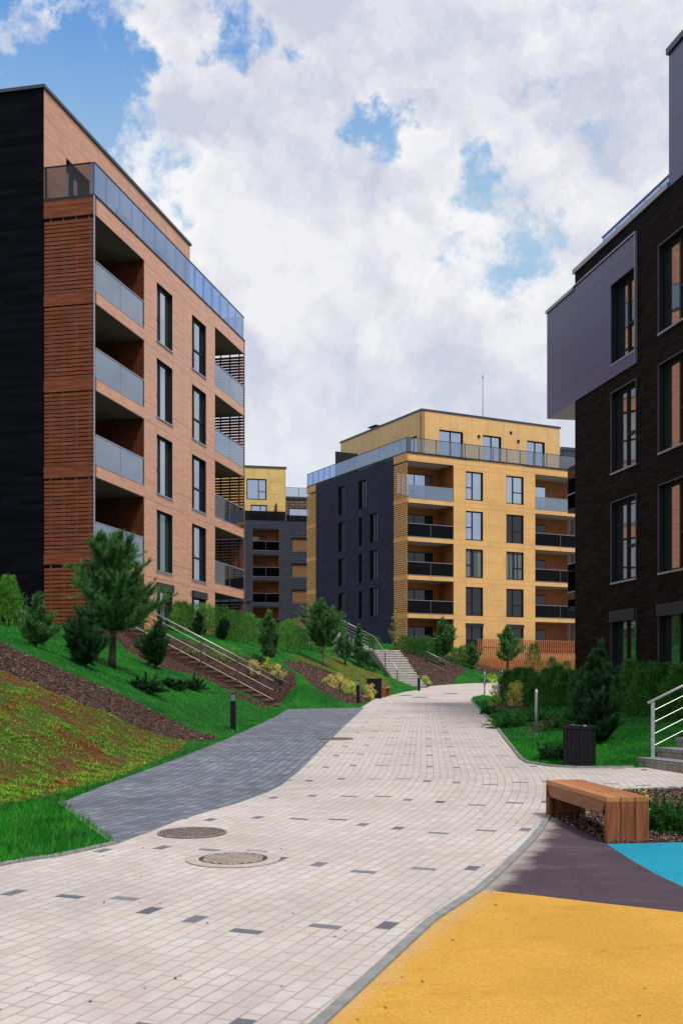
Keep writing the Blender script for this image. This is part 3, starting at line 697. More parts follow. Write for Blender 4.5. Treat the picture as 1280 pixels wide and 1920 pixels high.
# --- planted regions on the bank
P_mulA = poly([(-330,1060),(-150,1130),(0,1203),(60,1231),(130,1263),(200,1290),(280,1331),(350,1363),(409,1380),(396,1389),(350,1392),(300,1379),(230,1351),(150,1321),(60,1281),(0,1257),(-150,1195),(-330,1130)])
P_sedA = poly([(-330,1130),(-150,1195),(0,1257),(60,1281),(150,1321),(230,1351),(300,1379),(350,1392),(340,1406),(300,1425),(200,1467),(100,1494),(50,1504),(0,1512),(-200,1540),(-330,1550)])
P_mulB = poly([(215,1196),(290,1196),(330,1222),(400,1268),(450,1300),(505,1325),(500,1330),(440,1305),(405,1282),(350,1262),(290,1250),(240,1222)])
P_mulC = [(-8.2,39.75),(-6,39.7),(-4,39.7),(-2.3,39.7),(-1.6,39.9),(-1.7,40.8),(-3.0,41.3),(-5,41.9),(-8.2,42.5)]
P_mulD = poly([(531,1236),(565,1241),(601,1253),(622,1261),(640,1282),(665,1290),(700,1306),(692,1317),(674,1320),(650,1320),(627,1310),(596,1294),(578,1278),(555,1260),(534,1246)])
P_sedE = poly([(531,1225),(600,1238),(660,1240),(700,1258),(728,1276),(733,1288),(708,1299),(680,1292),(645,1281),(622,1260),(600,1252),(566,1240)])
P_mulF = [(5.15,66.6),(5.7,70.8),(6.5,73),(7.2,74.8),(8.0,78.5),(9.5,84),(8,89),(4.5,88),(2.5,80),(3.2,72)]
P_mulG = [(10.5,84.5),(16,88.5),(24,95),(22,98),(14,93),(9.5,88)]
P_mulR = [(4.2,25.6),(5.2,25.0),(6.3,27.3),(6.6,30),(5.6,30.5),(4.9,28.2)]
P_mulS = [(4.9,36.0),(6.1,36.2),(6.4,38.4),(5.6,40.2),(4.95,38.5)]
REG = [('grey', P_grey), ('blue', P_blue), ('purple', P_pur), ('yellow', P_yel), ('bed', bedR), ('light', P_light), ('mulchA', P_mulA), ('sedumA', P_sedA), ('mulchB', P_mulB), ('mulchC', P_mulC), ('mulchD', P_mulD), ('sedumE', P_sedE), ('mulchF', P_mulF), ('mulchG', P_mulG), ('mulchR', P_mulR), ('mulchS', P_mulS)]
def inpoly(P, pts):
    x, y = P[:, 0], P[:, 1]; r = np.zeros(len(P), bool); n = len(pts)
    for i in range(n):
        (x0, y0), (x1, y1) = pts[i], pts[(i+1) % n]
        c = ((y0 > y) != (y1 > y))
        with np.errstate(divide='ignore', invalid='ignore'): c &= x < (x1-x0)*(y-y0)/(y1-y0+1e-12)+x0
        r ^= c
    return r
pts = []; edges = []
def stepat(y): return .3 if y < 26 else (.5 if y < 45 else (.9 if y < 100 else 3.0))
for nm, pg in REG:
    n = len(pg)
    chain = []
    for i in range(n):
        a, b_ = Vector(pg[i]), Vector(pg[(i+1) % n]); L_ = (b_-a).length; m_ = max(1, int(L_/stepat((a.y+b_.y)/2)))
        for j in range(m_): chain.append(tuple(a.lerp(b_, j/m_)))
    i0 = len(pts); pts += chain
    edges += [(i0+i, i0+(i+1) % len(chain)) for i in range(len(chain))]
rg = random.Random(4)
for (x0, x1, y0, y1, st) in ((-9, 9, -4, 26, .32), (-20, 16, 26, 45, .5), (-30, 30, 45, 100, .95), (-60, 70, 100, 240, 8)):
    y = y0
    while y < y1:
        x = x0
        while x < x1: pts.append((x+rg.uniform(-.2, .2)*st, y+rg.uniform(-.2, .2)*st)); x += st
        y += st
for (x, y) in ((-400,-60),(400,-60),(400,900),(-400,900),(-60,-30),(60,-30),(-60,20),(60,20),(-60,60),(60,60),(-200,200),(200,200),(0,500),(-20,10),(20,10),(-9,-10),(9,-10)): pts.append((x, y))
vs, es, fs, *_ = delaunay_2d_cdt([Vector(p) for p in pts], edges, [], 0, 1e-4, False)
V2 = np.array([(v.x, v.y) for v in vs]); VZ = terrain(V2)
FT = np.array([f for f in fs if len(f) == 3], dtype=np.int64)
CEN = V2[FT].mean(1)
cls = np.full(len(FT), 'lawn', dtype='<U8')
for nm, pg in REG[::-1]: cls[inpoly(CEN, pg)] = nm
# level the paved sheets
paved = ('grey', 'light', 'blue', 'purple', 'yellow')
pv_ = np.zeros(len(V2), bool)
for nm in paved: pv_[FT[cls == nm].reshape(-1)] = True
VZ[pv_] = G*np.clip(V2[pv_, 1], -5, 112)

# --- paving coordinates follow the bend of the path
ref = []; p = Vector((.9, 14.2)); ang = lambda y: R(4.2+ 17.3*(1-min(max((y-10.5)/6.5, 0), 1)**1 * 1.0) if y < 17 else (4.2 if y < 44 else 4.2+min((y-44)*2.2, 60)))
def dirn(y): a = ang(y); return Vector((math.sin(a), math.cos(a)))
q = p.copy(); back = []
while q.y > -12: q = q-dirn(q.y)*.1; back.append(q.copy())
ref = back[::-1]+[p]; q = p.copy()
while q.y < 90 and q.x < 50: q = q+dirn(q.y)*.1; ref.append(q.copy())
RF = np.array([(a.x, a.y) for a in ref])
def pathuv(P):
    out = np.zeros((len(P), 2))
    for i0 in range(0, len(P), 2000):
        Q = P[i0:i0+2000]; D2 = ((Q[:, None]-RF[None])**2).sum(2); k = np.clip(D2.argmin(1), 1, len(RF)-2)
        tg = RF[k+1]-RF[k-1]; tg /= np.linalg.norm(tg, axis=1)[:, None]
        r = Q-RF[k]; s_ = k*.1+(r*tg).sum(1); o_ = tg[:, 1]*r[:, 0]-tg[:, 0]*r[:, 1]
        out[i0:i0+2000] = np.stack([s_, o_], 1)
    return out
def region(name, classes, m, kind='structure', uv=False, lift=0.0, label=None, solid=0.0):
    F_ = FT[np.isin(cls, classes)]
    u_, inv = np.unique(F_.reshape(-1), return_inverse=True)
    me = bpy.data.meshes.new(name)
    me.from_pydata([(V2[i, 0], V2[i, 1], VZ[i]+lift) for i in u_], [], inv.reshape(-1, 3).tolist())
    me.materials.append(m); me.polygons.foreach_set('use_smooth', [True]*len(me.polygons))
    if uv:
        c_ = pathuv(V2[u_]); l_ = me.uv_layers.new(name='UVMap')
        li = np.empty(len(me.loops), np.int32); me.loops.foreach_get('vertex_index', li)
        l_.data.foreach_set('uv', c_[li].astype(np.float32).reshape(-1))
    if name.startswith('playground'):
        cl_ = np.array(curbline); kd = seg_dist(V2[u_], cl_[:-1], cl_[1:])[0]-.10
        at_ = me.attributes.new('kerbdist', 'FLOAT', 'POINT'); at_.data.foreach_set('value', kd.astype(np.float32))
    me.update(); o = bpy.data.objects.new(name, me); COL.objects.link(o); o['kind'] = kind
    return o, F_

# ------------------------------------------------------------------ ground materials
def paver_mat(name, base1, base2, joint, accents=True, var=.055, L=.2, Wd=.102, stain=.5, jw=.007, jstr=.75):
    m, t, b, o = mat(name)
    uv = t.n('ShaderNodeUVMap', 0, uv_map='UVMap'); p = t.xyz(uv); u, v = p[0], p[1]
    world = t.n('ShaderNodeNewGeometry', 0)
    row = t.m('FLOOR', t.m('DIVIDE', v, Wd)); fv = t.m('FRACT', t.m('DIVIDE', v, Wd))
    rh = t.n('ShaderNodeTexWhiteNoise', 0, {'Vector': t.comb(row, 11.0, 0)})
    uu = t.m('ADD', t.m('DIVIDE', u, L), t.m('MULTIPLY', rh, 5.0))
    colc = t.m('FLOOR', uu); fu = t.m('FRACT', uu)
    c3 = t.n('ShaderNodeTexWhiteNoise', 1, {'Vector': t.comb(row, colc, 2.0)}); ch = t.xyz(c3)
    # distance to the joints in metres
    dv = t.m('MULTIPLY', t.m('MINIMUM', fv, t.m('SUBTRACT', 1.0, fv)), Wd)
    du = t.m('MULTIPLY', t.m('MINIMUM', fu, t.m('SUBTRACT', 1.0, fu)), L)
    acc_ = None
    if accents:
        # accent pavers: columns every four rows, alternately one lengthwise and one crosswise paver
        g4 = t.m('FLOOR', t.m('DIVIDE', row, 4.0)); r4 = t.m('SUBTRACT', row, t.m('MULTIPLY', g4, 4.0))
        ty = t.m('GREATER_THAN', t.m('FRACT', t.m('MULTIPLY', g4, .25)), .45)      # crosswise for half of the columns
        ph = t.m('MULTIPLY', t.m('FRACT', t.m('MULTIPLY', g4, .5)), 2.0)
        ph = t.m('ADD', t.m('MULTIPLY', ph, .95), t.m('MULTIPLY', t.m('SINE', g4), .12))
        per = 2.1
        f = t.m('MULTIPLY', t.m('FRACT', t.m('ADD', t.m('DIVIDE', u, per), ph)), per)
        len_n = t.m('LESS_THAN', f, .2); len_w = t.m('LESS_THAN', f, .1)
        n_in = t.m('MULTIPLY', len_n, t.m('MULTIPLY', t.m('LESS_THAN', r4, .5), t.m('SUBTRACT', 1.0, ty)))
        w_in = t.m('MULTIPLY', len_w, t.m('MULTIPLY', t.m('LESS_THAN', r4, 1.5), ty))
        acc_ = t.m('MAXIMUM', n_in, w_in)
    dj = t.m('MINIMUM', dv, du)
    if acc_ is not None: dj = t.m('ADD', dj, t.m('MULTIPLY', acc_, .02))
    wob = t.m('MULTIPLY', t.m('SUBTRACT', t.noise(world, 28, 2), .5), .008)
    jm = t.mr(t.m('ADD', dj, wob), jw*.45, jw*1.25, 1.0, 0.0)
    big = t.noise(world, .55, 5, .6); mid = t.noise(world, 2.3, 5, .65); spk = t.noise(world, 210, 2, .7)
    c = t.mix(t.mr(mid, .35, .68), base1, base2)
    k = t.m('MULTIPLY', t.mr(ch[0], 0, 1, 1-var, 1+var, False), t.mr(big, .3, .7, .86, 1.07))
    k = t.m('MULTIPLY', k, t.mr(spk, .35, .65, .86, 1.12))
    c = t.vm('MULTIPLY', c, t.comb(k, t.m('MULTIPLY', k, t.mr(ch[1], 0, 1, .975, 1.02, False)), t.m('MULTIPLY', k, t.mr(ch[2], 0, 1, .96, 1.03, False))))
    dirt = t.mr(t.m('ADD', t.m('MULTIPLY', t.noise(world, .9, 6, .7), .7), t.m('MULTIPLY', mid, .3)), .50, .62)
    c = t.mix(t.m('MULTIPLY', dirt, stain*.42), c, (.30, .25, .19))
    if acc_ is not None:
        sp2 = t.mr(t.noise(world, 160, 2, .7), .35, .65)
        uh = t.n('ShaderNodeTexWhiteNoise', 0, {'Vector': t.comb(g4, t.m('FLOOR', t.m('ADD', t.m('DIVIDE', u, 2.1), ph)), 3.0)})
        ac = t.mix(sp2, (.045, .050, .068), (.14, .15, .18)); ac = t.mix(t.m('MULTIPLY', uh, .45), ac, (.27, .28, .31))
        c = t.mix(acc_, c, ac)
    c = t.mix(t.m('MULTIPLY', t.m('MULTIPLY', jm, jstr), t.mr(mid, .35, .65, .45, 1.0)), c, joint)
    h = t.m('ADD', t.m('SUBTRACT', 1.0, jm), t.m('ADD', t.m('MULTIPLY', spk, .22), t.m('MULTIPLY', ch[2], .25)))
    setp(t, b, c, .82, 0, .25, t.bump(h, .55, .006)); return m
M_light = paver_mat('pale rose pavers', (.465, .415, .385), (.525, .485, .465), (.28, .215, .175))
M_grey = paver_mat('slate grey pavers', (.12, .135, .17), (.19, .21, .255), (.035, .04, .055), accents=False, var=.20, stain=.25, L=.26, Wd=.135, jw=.011, jstr=.95)
def rubber(name, base, dark, spk=.3, patches=.12, edgefade=None):
    m, t, b, o = mat(name); g = t.n('ShaderNodeNewGeometry', 0)
    n_ = t.m('ADD', t.m('MULTIPLY', t.noise(g, 170, 3, .75), .5), t.m('MULTIPLY', t.noise(g, 55, 3, .75), .5)); big = t.noise(g, 1.1, 5, .6); st = t.noise(t.vm('MULTIPLY', g, (1.2, 3.2, 1)), 1.3, 5, .65)
    k = t.m('MULTIPLY', t.mr(n_, .33, .66, 1-spk, 1+spk), t.mr(big, .3, .7, 1-patches, 1+patches))
    c = t.vm('MULTIPLY', tuple(base), t.comb(k, k, k)); c = t.mix(t.m('MULTIPLY', t.mr(st, .52, .66), .25), c, dark)
    vo = t.n('ShaderNodeTexVoronoi', 0, {'Vector': g, 'Scale': 2.6, 'Randomness': 1.0})
    vg = t.xyz(t.n('ShaderNodeTexVoronoi', 1, {'Vector': g, 'Scale': 2.6, 'Randomness': 1.0}))[0]
    fle = t.m('MULTIPLY', t.mr(t.m('ADD', vo, t.m('MULTIPLY', t.m('SUBTRACT', t.noise(g, 60, 2), .5), .05)), .022, .034, 1.0, 0.0), t.m('GREATER_THAN', vg, .60)); c = t.mix(t.m('MULTIPLY', fle, .85), c, (.03, .02, .012))
    if edgefade:   # pale cement dust caught along the kerb
        dd = t.n('ShaderNodeAttribute', 2, attribute_name='kerbdist')
        du_ = t.m('ADD', dd, t.m('MULTIPLY', t.m('SUBTRACT', t.noise(g, 3.0, 7, .62), .5), .42))
        c = t.mix(t.mr(du_, -.05, .16, edgefade*.8, 0.0), c, (.42, .38, .34))
    setp(t, b, c, .9, 0, .2, t.bump(n_, .8, .004)); return m
M_yel = rubber('yellow rubber', (.50, .272, .042), (.34, .15, .015), .26, .07, .30)
M_pur = rubber('purple brown rubber', (.060, .042, .056), (.14, .11, .11), .5, .12, .85)
M_blu = rubber('turquoise rubber', (.010, .235, .34), (.01, .13, .21), .32, .06)
def lawn_mat():
    m, t, b, o = mat('lawn turf'); g = t.n('ShaderNodeNewGeometry', 0)
    a = t.noise(g, 1.1, 6, .65); n_ = t.noise(g, 26, 4, .7)
    c = t.mix(t.mr(a, .35, .65), (.008, .080, .010), (.022, .15, .016)); k = t.mr(n_, .3, .7, .45, 1.5)
    setp(t, b, t.vm('MULTIPLY', c, t.comb(k, k, k)), .9, 0, .1, t.bump(n_, 1.0, .05)); return m
def mulch_mat():
    m, t, b, o = mat('bark mulch'); g = t.n('ShaderNodeNewGeometry', 0)
    vo = t.N.new('ShaderNodeTexVoronoi'); t.put(vo.inputs['Vector'], t.vm('MULTIPLY', g, (1, 1, 1))); vo.inputs['Scale'].default_value = 30
    c = t.mix(t.xyz(vo.outputs[1])[0], (.018, .010, .008), (.11, .06, .045))
    setp(t, b, c, .9, 0, .15, t.bump(vo.outputs[0], 1.0, .03)); return m
def sedum_mat():
    m, t, b, o = mat('sedum soil'); g = t.n('ShaderNodeNewGeometry', 0)
    a = t.noise(g, 1.0, 6, .7); n_ = t.noise(g, 22, 4, .7)
    c = t.mix(t.mr(a, .42, .6), (.13, .06, .025), (.06, .11, .018)); k = t.mr(n_, .3, .7, .5, 1.4)
    setp(t, b, t.vm('MULTIPLY', c, t.comb(k, k, k)), .9, 0, .1, t.bump(n_, 1.0, .06)); return m
M_lawn, M_mulch, M_sedum = lawn_mat(), mulch_mat(), sedum_mat()
M_conc = plain('kerb concrete', (.21, .215, .215), .85, var=.18, scale=9, bump=.3)
ob, _ = region('lawn_ground', ['lawn'], M_lawn)
F_lawn = FT[cls == 'lawn']
_, F_m = region('mulch_bed', ['mulchA', 'mulchB', 'mulchC', 'mulchD', 'mulchF', 'mulchG', 'mulchR', 'mulchS', 'bed'], M_mulch)
_, F_s = region('planted_slope', ['sedumA', 'sedumE'], M_sedum)
region('grey_path', ['grey'], M_grey, uv=True); region('path', ['light'], M_light, uv=True)
region('playground_yellow', ['yellow'], M_yel); region('playground_purple', ['purple'], M_pur); region('playground_blue', ['blue'], M_blu)
def kerb(name, line, wd, h, top=.02, side=1):
    """real kerb: a strip of wd metres beside the line, standing `top` proud, in 1 m stones with open joints"""
    mb = MB(); L_ = [Vector(p) for p in line]; dense = []
    for a, b_ in zip(L_[:-1], L_[1:]):
        n = max(1, round((b_-a).length/.5))
        dense += [a.lerp(b_, i/n) for i in range(n)]
    dense.append(L_[-1]); nr = []
    for i, p in enumerate(dense):
        d_ = (dense[min(i+1, len(dense)-1)]-dense[max(i-1, 0)]).normalized(); nr.append(Vector((d_.y, -d_.x))*side)
    for i in range(len(dense)-1):
        a, b_ = dense[i], dense[i+1]; e = (b_-a).normalized()*(.004 if i % 2 else 0)
        A = [a, b_-e, b_-e+nr[i+1]*wd, a+nr[i]*wd]; o = len(mb.v)
        for zz_ in (-h, top):
            for p in A: mb.v.append((p.x, p.y, base(p.y)+zz_))
        mb.f += [(o+4, o+5, o+6, o+7), (o, o+1, o+5, o+4), (o+1, o+2, o+6, o+5), (o+2, o+3, o+7, o+6), (o+3, o, o+4, o+7)]
    ob = mb.build(name, M_conc); ob['kind'] = 'structure'; return ob
kerb('kerb', curbline, .068, .1, .014, 1)
kerb('kerb', poly([(1188,1440),(1130,1441),(1080,1441),(1030,1438),(985,1431),(973,1423),(962,1409),(940,1380),(922,1354),(905,1340),(893,1326),(882,1314)], gz), .06, .1, .03, 1)
kerb('kerb', leftedge[1:], .07, .1, .02, -1)
kerb('kerb', poly([(1224,1481),(1280,1479),(1400,1476)], gz), .06, .1, .02, 1)
kerb('kerb', poly([(220,1583),(160,1541),(115,1505)], gz), .05, .1, .012, -1)

# ------------------------------------------------------------------ scatter: blades, chips, sedum
rn = np.random.default_rng(7)
VV = np.concatenate([V2, VZ[:, None]], 1)
def scatter(F_, dens, ymax=90, xm=.42):
    c = VV[F_]; cen = c.mean(1); A = .5*np.abs(np.cross(c[:, 1, :2]-c[:, 0, :2], c[:, 2, :2]-c[:, 0, :2]))
    ok = (cen[:, 1] > 5) & (cen[:, 1] < ymax) & (np.abs(cen[:, 0]) < xm*cen[:, 1]+.6)
    lam = np.where(ok, A*dens(cen), 0); n = rn.poisson(lam); idx = np.repeat(np.arange(len(F_)), n)
    a = rn.random(len(idx)); b_ = rn.random(len(idx)); sw = a+b_ > 1; a[sw] = 1-a[sw]; b_[sw] = 1-b_[sw]
    return c[idx, 0]+(c[idx, 1]-c[idx, 0])*a[:, None]+(c[idx, 2]-c[idx, 0])*b_[:, None]
def island_mat(name, cols, trans=.0, rough=.7, noise_scale=None, mixcols=None, lo=.4, hi=.6, spec=.2):
    m, t, b, out = mat(name); g = t.N.new('ShaderNodeNewGeometry'); ri = g.outputs['Random Per Island']
    rp = t.N.new('ShaderNodeValToRGB'); t.L.new(ri, rp.inputs[0]); el = rp.color_ramp.elements
    el[0].color = (*cols[0], 1); el[1].color = (*cols[-1], 1)
    for i, c in enumerate(cols[1:-1]): e = el.new((i+1)/(len(cols)-1)); e.color = (*c, 1)
    c = rp.outputs[0]
    if mixcols:
        r2 = t.N.new('ShaderNodeValToRGB'); t.L.new(ri, r2.inputs[0]); e2 = r2.color_ramp.elements
        e2[0].color = (*mixcols[0], 1); e2[1].color = (*mixcols[1], 1)
        c = t.mix(t.mr(t.noise(g.outputs[0], noise_scale, 6, .7), lo, hi), c, r2.outputs[0])
    setp(t, b, c, rough, 0, spec)
    if trans:
        tl = t.n('ShaderNodeBsdfTranslucent', 0, {'Color': c})
        t.L.new(t.n('ShaderNodeMixShader', 0, {0: trans, 1: b.outputs[0], 2: tl}), out.inputs[0])
    return m
M_blade = island_mat('grass blade', [(.008, .12, .010), (.018, .25, .018), (.035, .38, .028), (.13, .48, .06)], .35, .6, 1.9, [(.006, .085, .012), (.026, .24, .022)])
M_bladey = island_mat('yellowish grass', [(.05, .16, .012), (.12, .26, .02), (.10, .20, .03)], .35)
M_chip = island_mat('bark chip', [(.022, .012, .010), (.07, .036, .028), (.14, .08, .06), (.36, .26, .21)], 0, .8)
M_sed = island_mat('sedum leaf', [(.05, .18, .012), (.12, .33, .020), (.22, .42, .03), (.34, .48, .06)], .25, .7, 1.6, [(.20, .055, .018), (.46, .19, .06)], .495, .60)
M_sedE = island_mat('sparse yellow green turf', [(.07, .24, .018), (.15, .36, .03), (.26, .38, .05)], .3, .7, 1.3, [(.36, .24, .06), (.20, .26, .04)], .52, .64)
def blades(P, hmin, hmax, wd, lean=.5):
    n = len(P); a = rn.random(n)*6.283; h = rn.uniform(hmin, hmax, n); w_ = wd*rn.uniform(.7, 1.3, n)
    s_ = np.stack([np.cos(a), np.sin(a), 0*a], 1)*w_[:, None]/2
    b_ = rn.random(n)*6.283; tip = np.stack([np.cos(b_)*h*lean*rn.random(n), np.sin(b_)*h*lean*rn.random(n), h], 1)
    return np.stack([P-s_, P+s_, P+tip], 1)
def wsz(P): return np.maximum(.006, P[:, 1]*.00042)
dl_ = lambda c: np.clip(60000/np.maximum(c[:, 1], 9)**1.75, 45, 800)
P_ = scatter(F_lawn, dl_, 95)
near = P_[:, 1] < 15.5; leftn = near & (P_[:, 0] < -1)
tall = np.where(leftn, 1.0, 0.0)
B1 = blades(P_, .025, .06, wsz(P_)*1.6)
trimesh('lawn_grass', B1, M_blade)['kind'] = 'stuff'
Pn = scatter(F_lawn, lambda c: np.where((c[:, 1] < 16) & (c[:, 0] < -1), 1500, np.where((c[:, 1] < 23) & (c[:, 0] > 2), 700, 0)), 24)
patch = .5+.5*np.sin(Pn[:, 0]*2.1+Pn[:, 1]*1.7)*np.sin(Pn[:, 1]*2.9)
B2 = blades(Pn, .03, .085, .007, .8); B2[:, 2, 2] += rn.random(len(Pn))**4*.12*patch*(Pn[:, 0] < 0)
trimesh('verge_grass', B2, M_blade)['kind'] = 'stuff'
P3 = scatter(F_lawn, lambda c: np.where((c[:, 1] < 13.5) & (c[:, 0] < -2.6), 18, 0), 24)
trimesh('long_grass', blades(P3, .14, .28, .010, .9), M_bladey)['kind'] = 'stuff'
def chips(P, s0, s1):
    n = len(P); a = rn.random(n)*6.283; L_ = rn.uniform(s0, s1, n)*np.maximum(1, P[:, 1]/32); W2 = L_*rn.uniform(.25, .5, n)
    d_ = np.stack([np.cos(a), np.sin(a), rn.uniform(-.5, .5, n)], 1); e = np.stack([-np.sin(a), np.cos(a), rn.uniform(-.6, .6, n)], 1)
    c = P+np.stack([0*a, 0*a, rn.uniform(.0, .03, n)], 1)
    A, B, C_, D = c-d_*L_[:, None]/2-e*W2[:, None]/2, c+d_*L_[:, None]/2-e*W2[:, None]/2, c+d_*L_[:, None]/2+e*W2[:, None]/2, c-d_*L_[:, None]/2+e*W2[:, None]/2
    return np.concatenate([np.stack([A, B, C_], 1), np.stack([A, C_, D], 1)])
trimesh('bark_chips', chips(scatter(F_m, lambda c: np.clip(420000/c[:, 1]**2, 60, 1800), 95), .018, .045), M_chip)['kind'] = 'stuff'
def tufts(P, s, up=.7):
    n = len(P); k = 4; P = np.repeat(P, k, 0); n = len(P); a = rn.random(n)*6.283; L_ = s*rn.uniform(.5, 1.2, n)
    d_ = np.stack([np.cos(a), np.sin(a), rn.uniform(.2, 1.3, n)*up], 1)*L_[:, None]; e = np.stack([-np.sin(a), np.cos(a), 0*a], 1)*(L_*.34)[:, None]
    P = P+rn.normal(0, s*.5, P.shape)*[1, 1, .25]
    return np.stack([P-e*.6, P+e*.6, P+d_], 1)
Fa = FT[cls == 'sedumA']; Fe = FT[cls == 'sedumE']
Ps = scatter(Fa, lambda c: np.clip(130000/np.maximum(c[:, 1], 11)**1.75, 130, 1300), 60)
clump = np.sin(Ps[:, 0]*7+np.sin(Ps[:, 1]*5)*2)*np.sin(Ps[:, 1]*6.3+Ps[:, 0]*2.2); Ps[:, 2] += .03*clump
trimesh('sedum_carpet', tufts(Ps, .034), M_sed)['kind'] = 'stuff'
trimesh('sparse_turf', tufts(scatter(Fe, lambda c: 90+0*c[:, 0], 90), .065), M_sedE)['kind'] = 'stuff'

# ============================================================ STAIRS
def on(s, u, v, z=0.0): return Vector((s['o'][0]+s['d'][0]*u+s['a'][0]*v, s['o'][1]+s['d'][1]*u+s['a'][1]*v, z))
def flight(s, root, z0, name, mats, edge=None, solid=.35):
    n = s['n']; d_, a_ = s['d'], s['a']
    mb = MB(); tb = MB()
    for i in range(n):
        u0 = i*s['run']; u1 = (i+1)*s['run'] if i < n-1 else (i+1)*s['run']+1.4; za = z0+i*s['rise']-solid*(1 if i else .4); zb_ = z0+(i+1)*s['rise']-.055
        c = [on(s, u0, 0), on(s, u1, 0), on(s, u1, s['w']), on(s, u0, s['w'])]
        mb.prism([(p.x, p.y) for p in c], za, zb_)
        c = [on(s, u0-.02, -.015), on(s, u1-.021, -.015), on(s, u1-.021, s['w']+.015), on(s, u0-.02, s['w']+.015)]
        tb.prism([(p.x, p.y) for p in c], zb_+.0005, zb_+.055)
    mb.build('riser', mats[0], root); tb.build('tread', mats[1], root)
def railing(root, P0, P1, h, npost, nbar, m=None, pm=M_post, ext0=.25, ext1=.25, prad=.02, hr=.024):
    """sloped handrail with posts and parallel bars between two ground points"""
    m = m or M_steel; P0, P1 = Vector(P0), Vector(P1); d_ = (P1-P0)
    up = Vector((0, 0, 1)); e = d_.normalized()
    b = MB(); b.tube([P0+up*h-e*ext0, P1+up*h+e*ext1], hr, 8); b.build('handrail', m, root, smooth=True)
    for i in range(nbar):
        z = h*(.2+.62*i/(nbar-1)); b = MB(); b.tube([P0+up*z, P1+up*z], .0065, 6); b.build('rail_bar', m, root)
    for i in range(npost):
        p = P0+d_*i/(npost-1); b = MB(); b.bar(p-up*.05, p+up*(h-.02), prad*2.2, prad*1.4); b.tube([p+up*.0, p+up*.012], .05, 10); b.build('post', pm, root)
def stonemat(name, c1, c2, bw, bh, mortar, rough=.85):
    m, t, b, o = mat(name); g = t.n('ShaderNodeNewGeometry', 0); p = t.xyz(g); nn = t.n('ShaderNodeNewGeometry', 1)
    u = t.m('ADD', t.m('MULTIPLY', p[0], .5), t.m('MULTIPLY', p[1], .87))
    br = t.N.new('ShaderNodeTexBrick')
    for k, v in (('Vector', t.comb(u, p[2], 0)), ('Color1', c1), ('Color2', c2), ('Mortar', mortar), ('Scale', 1.0), ('Mortar Size', .006), ('Brick Width', bw), ('Row Height', bh)): t.put(br.inputs[k], v)
    nz = t.noise(g, 60, 4, .7); k = t.mr(nz, .3, .7, .8, 1.2)
    setp(t, b, t.vm('MULTIPLY', br.outputs[0], t.comb(k, k, k)), rough, 0, .2, t.bump(nz, .4, .005)); return m
M_stepb = stonemat('beige block riser', (.30, .27, .22), (.24, .21, .17), .2, .5, (.12, .1, .08))
M_stept = stonemat('grey paver nosing', (.24, .245, .26), (.19, .195, .21), .1, .5, (.10, .10, .10))
M_wstep = stonemat('brown brick step', (.085, .042, .033), (.06, .03, .024), .25, .08, (.03, .018, .014))
M_wtread = stonemat('brown tread', (.16, .085, .07), (.12, .065, .05), .25, .5, (.05, .03, .025))
M_lstep = stonemat('light stone riser', (.30, .28, .25), (.24, .22, .20), .3, .5, (.12, .11, .1))
M_ltread = stonemat('light stone tread', (.52, .49, .45), (.44, .42, .39), .3, .5, (.2, .19, .18))
s1, s2, s3 = ST
r1 = empty('stairs', (0, 0, 0), label='brown brick staircase climbing the left grass bank beside the orange block', cat='stairs')
flight(s1, r1, base(s1['o'][1]), 'stairs', (M_wstep, M_wtread), solid=.5)
rr = empty('stair_railing', (0, 0, 0), label='long steel handrail with four bars on the brown brick staircase', cat='railing')
zA = base(s1['o'][1])
railing(rr, on(s1, .15, .02, zA+.10), on(s1, 5.15, .02, zA+.10+5.0*s1['rise']/s1['run']), 1.03, 5, 3, ext0=.55, ext1=.3)
r2 = empty('stairs', (0, 0, 0), label='pale stone staircase left of the mulch bank below the ochre block', cat='stairs')
zA = base(s2['o'][1])+.02
flight(s2, r2, zA, 'stairs', (M_lstep, M_ltread))
tp = on(s2, 15*s2['run']+.9, 0); zT = zA+15*s2['rise']
# upper flight turns left from the landing
s4 = dict(o=(tp.x-.1, tp.y-.2), d=(-.96, .28), a=(.28, .96), w=1.7, run=.31, rise=.155, n=8)
flight(s4, r2, zT, 'stairs', (M_lstep, M_ltread), solid=.6)
rr = empty('stair_railing', (0, 0, 0), label='short dark-posted handrail on the lower flight of the pale stone stairs', cat='railing')
railing(rr, on(s2, .15, .03, zA+.1), on(s2, 4.4, .03, zA+.1+4.25*.5), .98, 3, 4, pm=M_black, ext0=.12, ext1=.05)
rr = empty('stair_railing', (0, 0, 0), label='steel handrail of the upper flight, sloping against the slate-blue side wall', cat='railing')
railing(rr, on(s4, -.2, .02, zT+.05), on(s4, 2.6, .02, zT+.05+2.8*.5), 1.0, 3, 4, ext0=.3, ext1=.3)
rr = empty('stair_railing', (0, 0, 0), label='small steel railing half hidden behind the pine under the ochre balcony', cat='railing')
fx, fy = (6.15, 79.0); fz = tz(fx, fy)
railing(rr, (6.15, 79.0, fz+.25), (7.5, 79.2, fz-.40), .85, 2, 3)
r3 = empty('stairs', (0, 0, 0), label='grey and beige block steps rising to the right edge behind the bench', cat='stairs')
zA = base(17.2)
flight(s3, r3, zA, 'stairs', (M_stepb, M_stept), solid=.2)
rr = empty('stair_railing', (0, 0, 0), label='shiny steel handrail with four bars on the block steps at the right', cat='railing')
railing(rr, on(s3, .20, .10, zA+s3['rise']), on(s3, 1.9, .10, zA+s3['rise']+1.7*s3['rise']/s3['run']), .90, 2, 4, pm=M_galv, ext0=.10, ext1=.2, prad=.025)

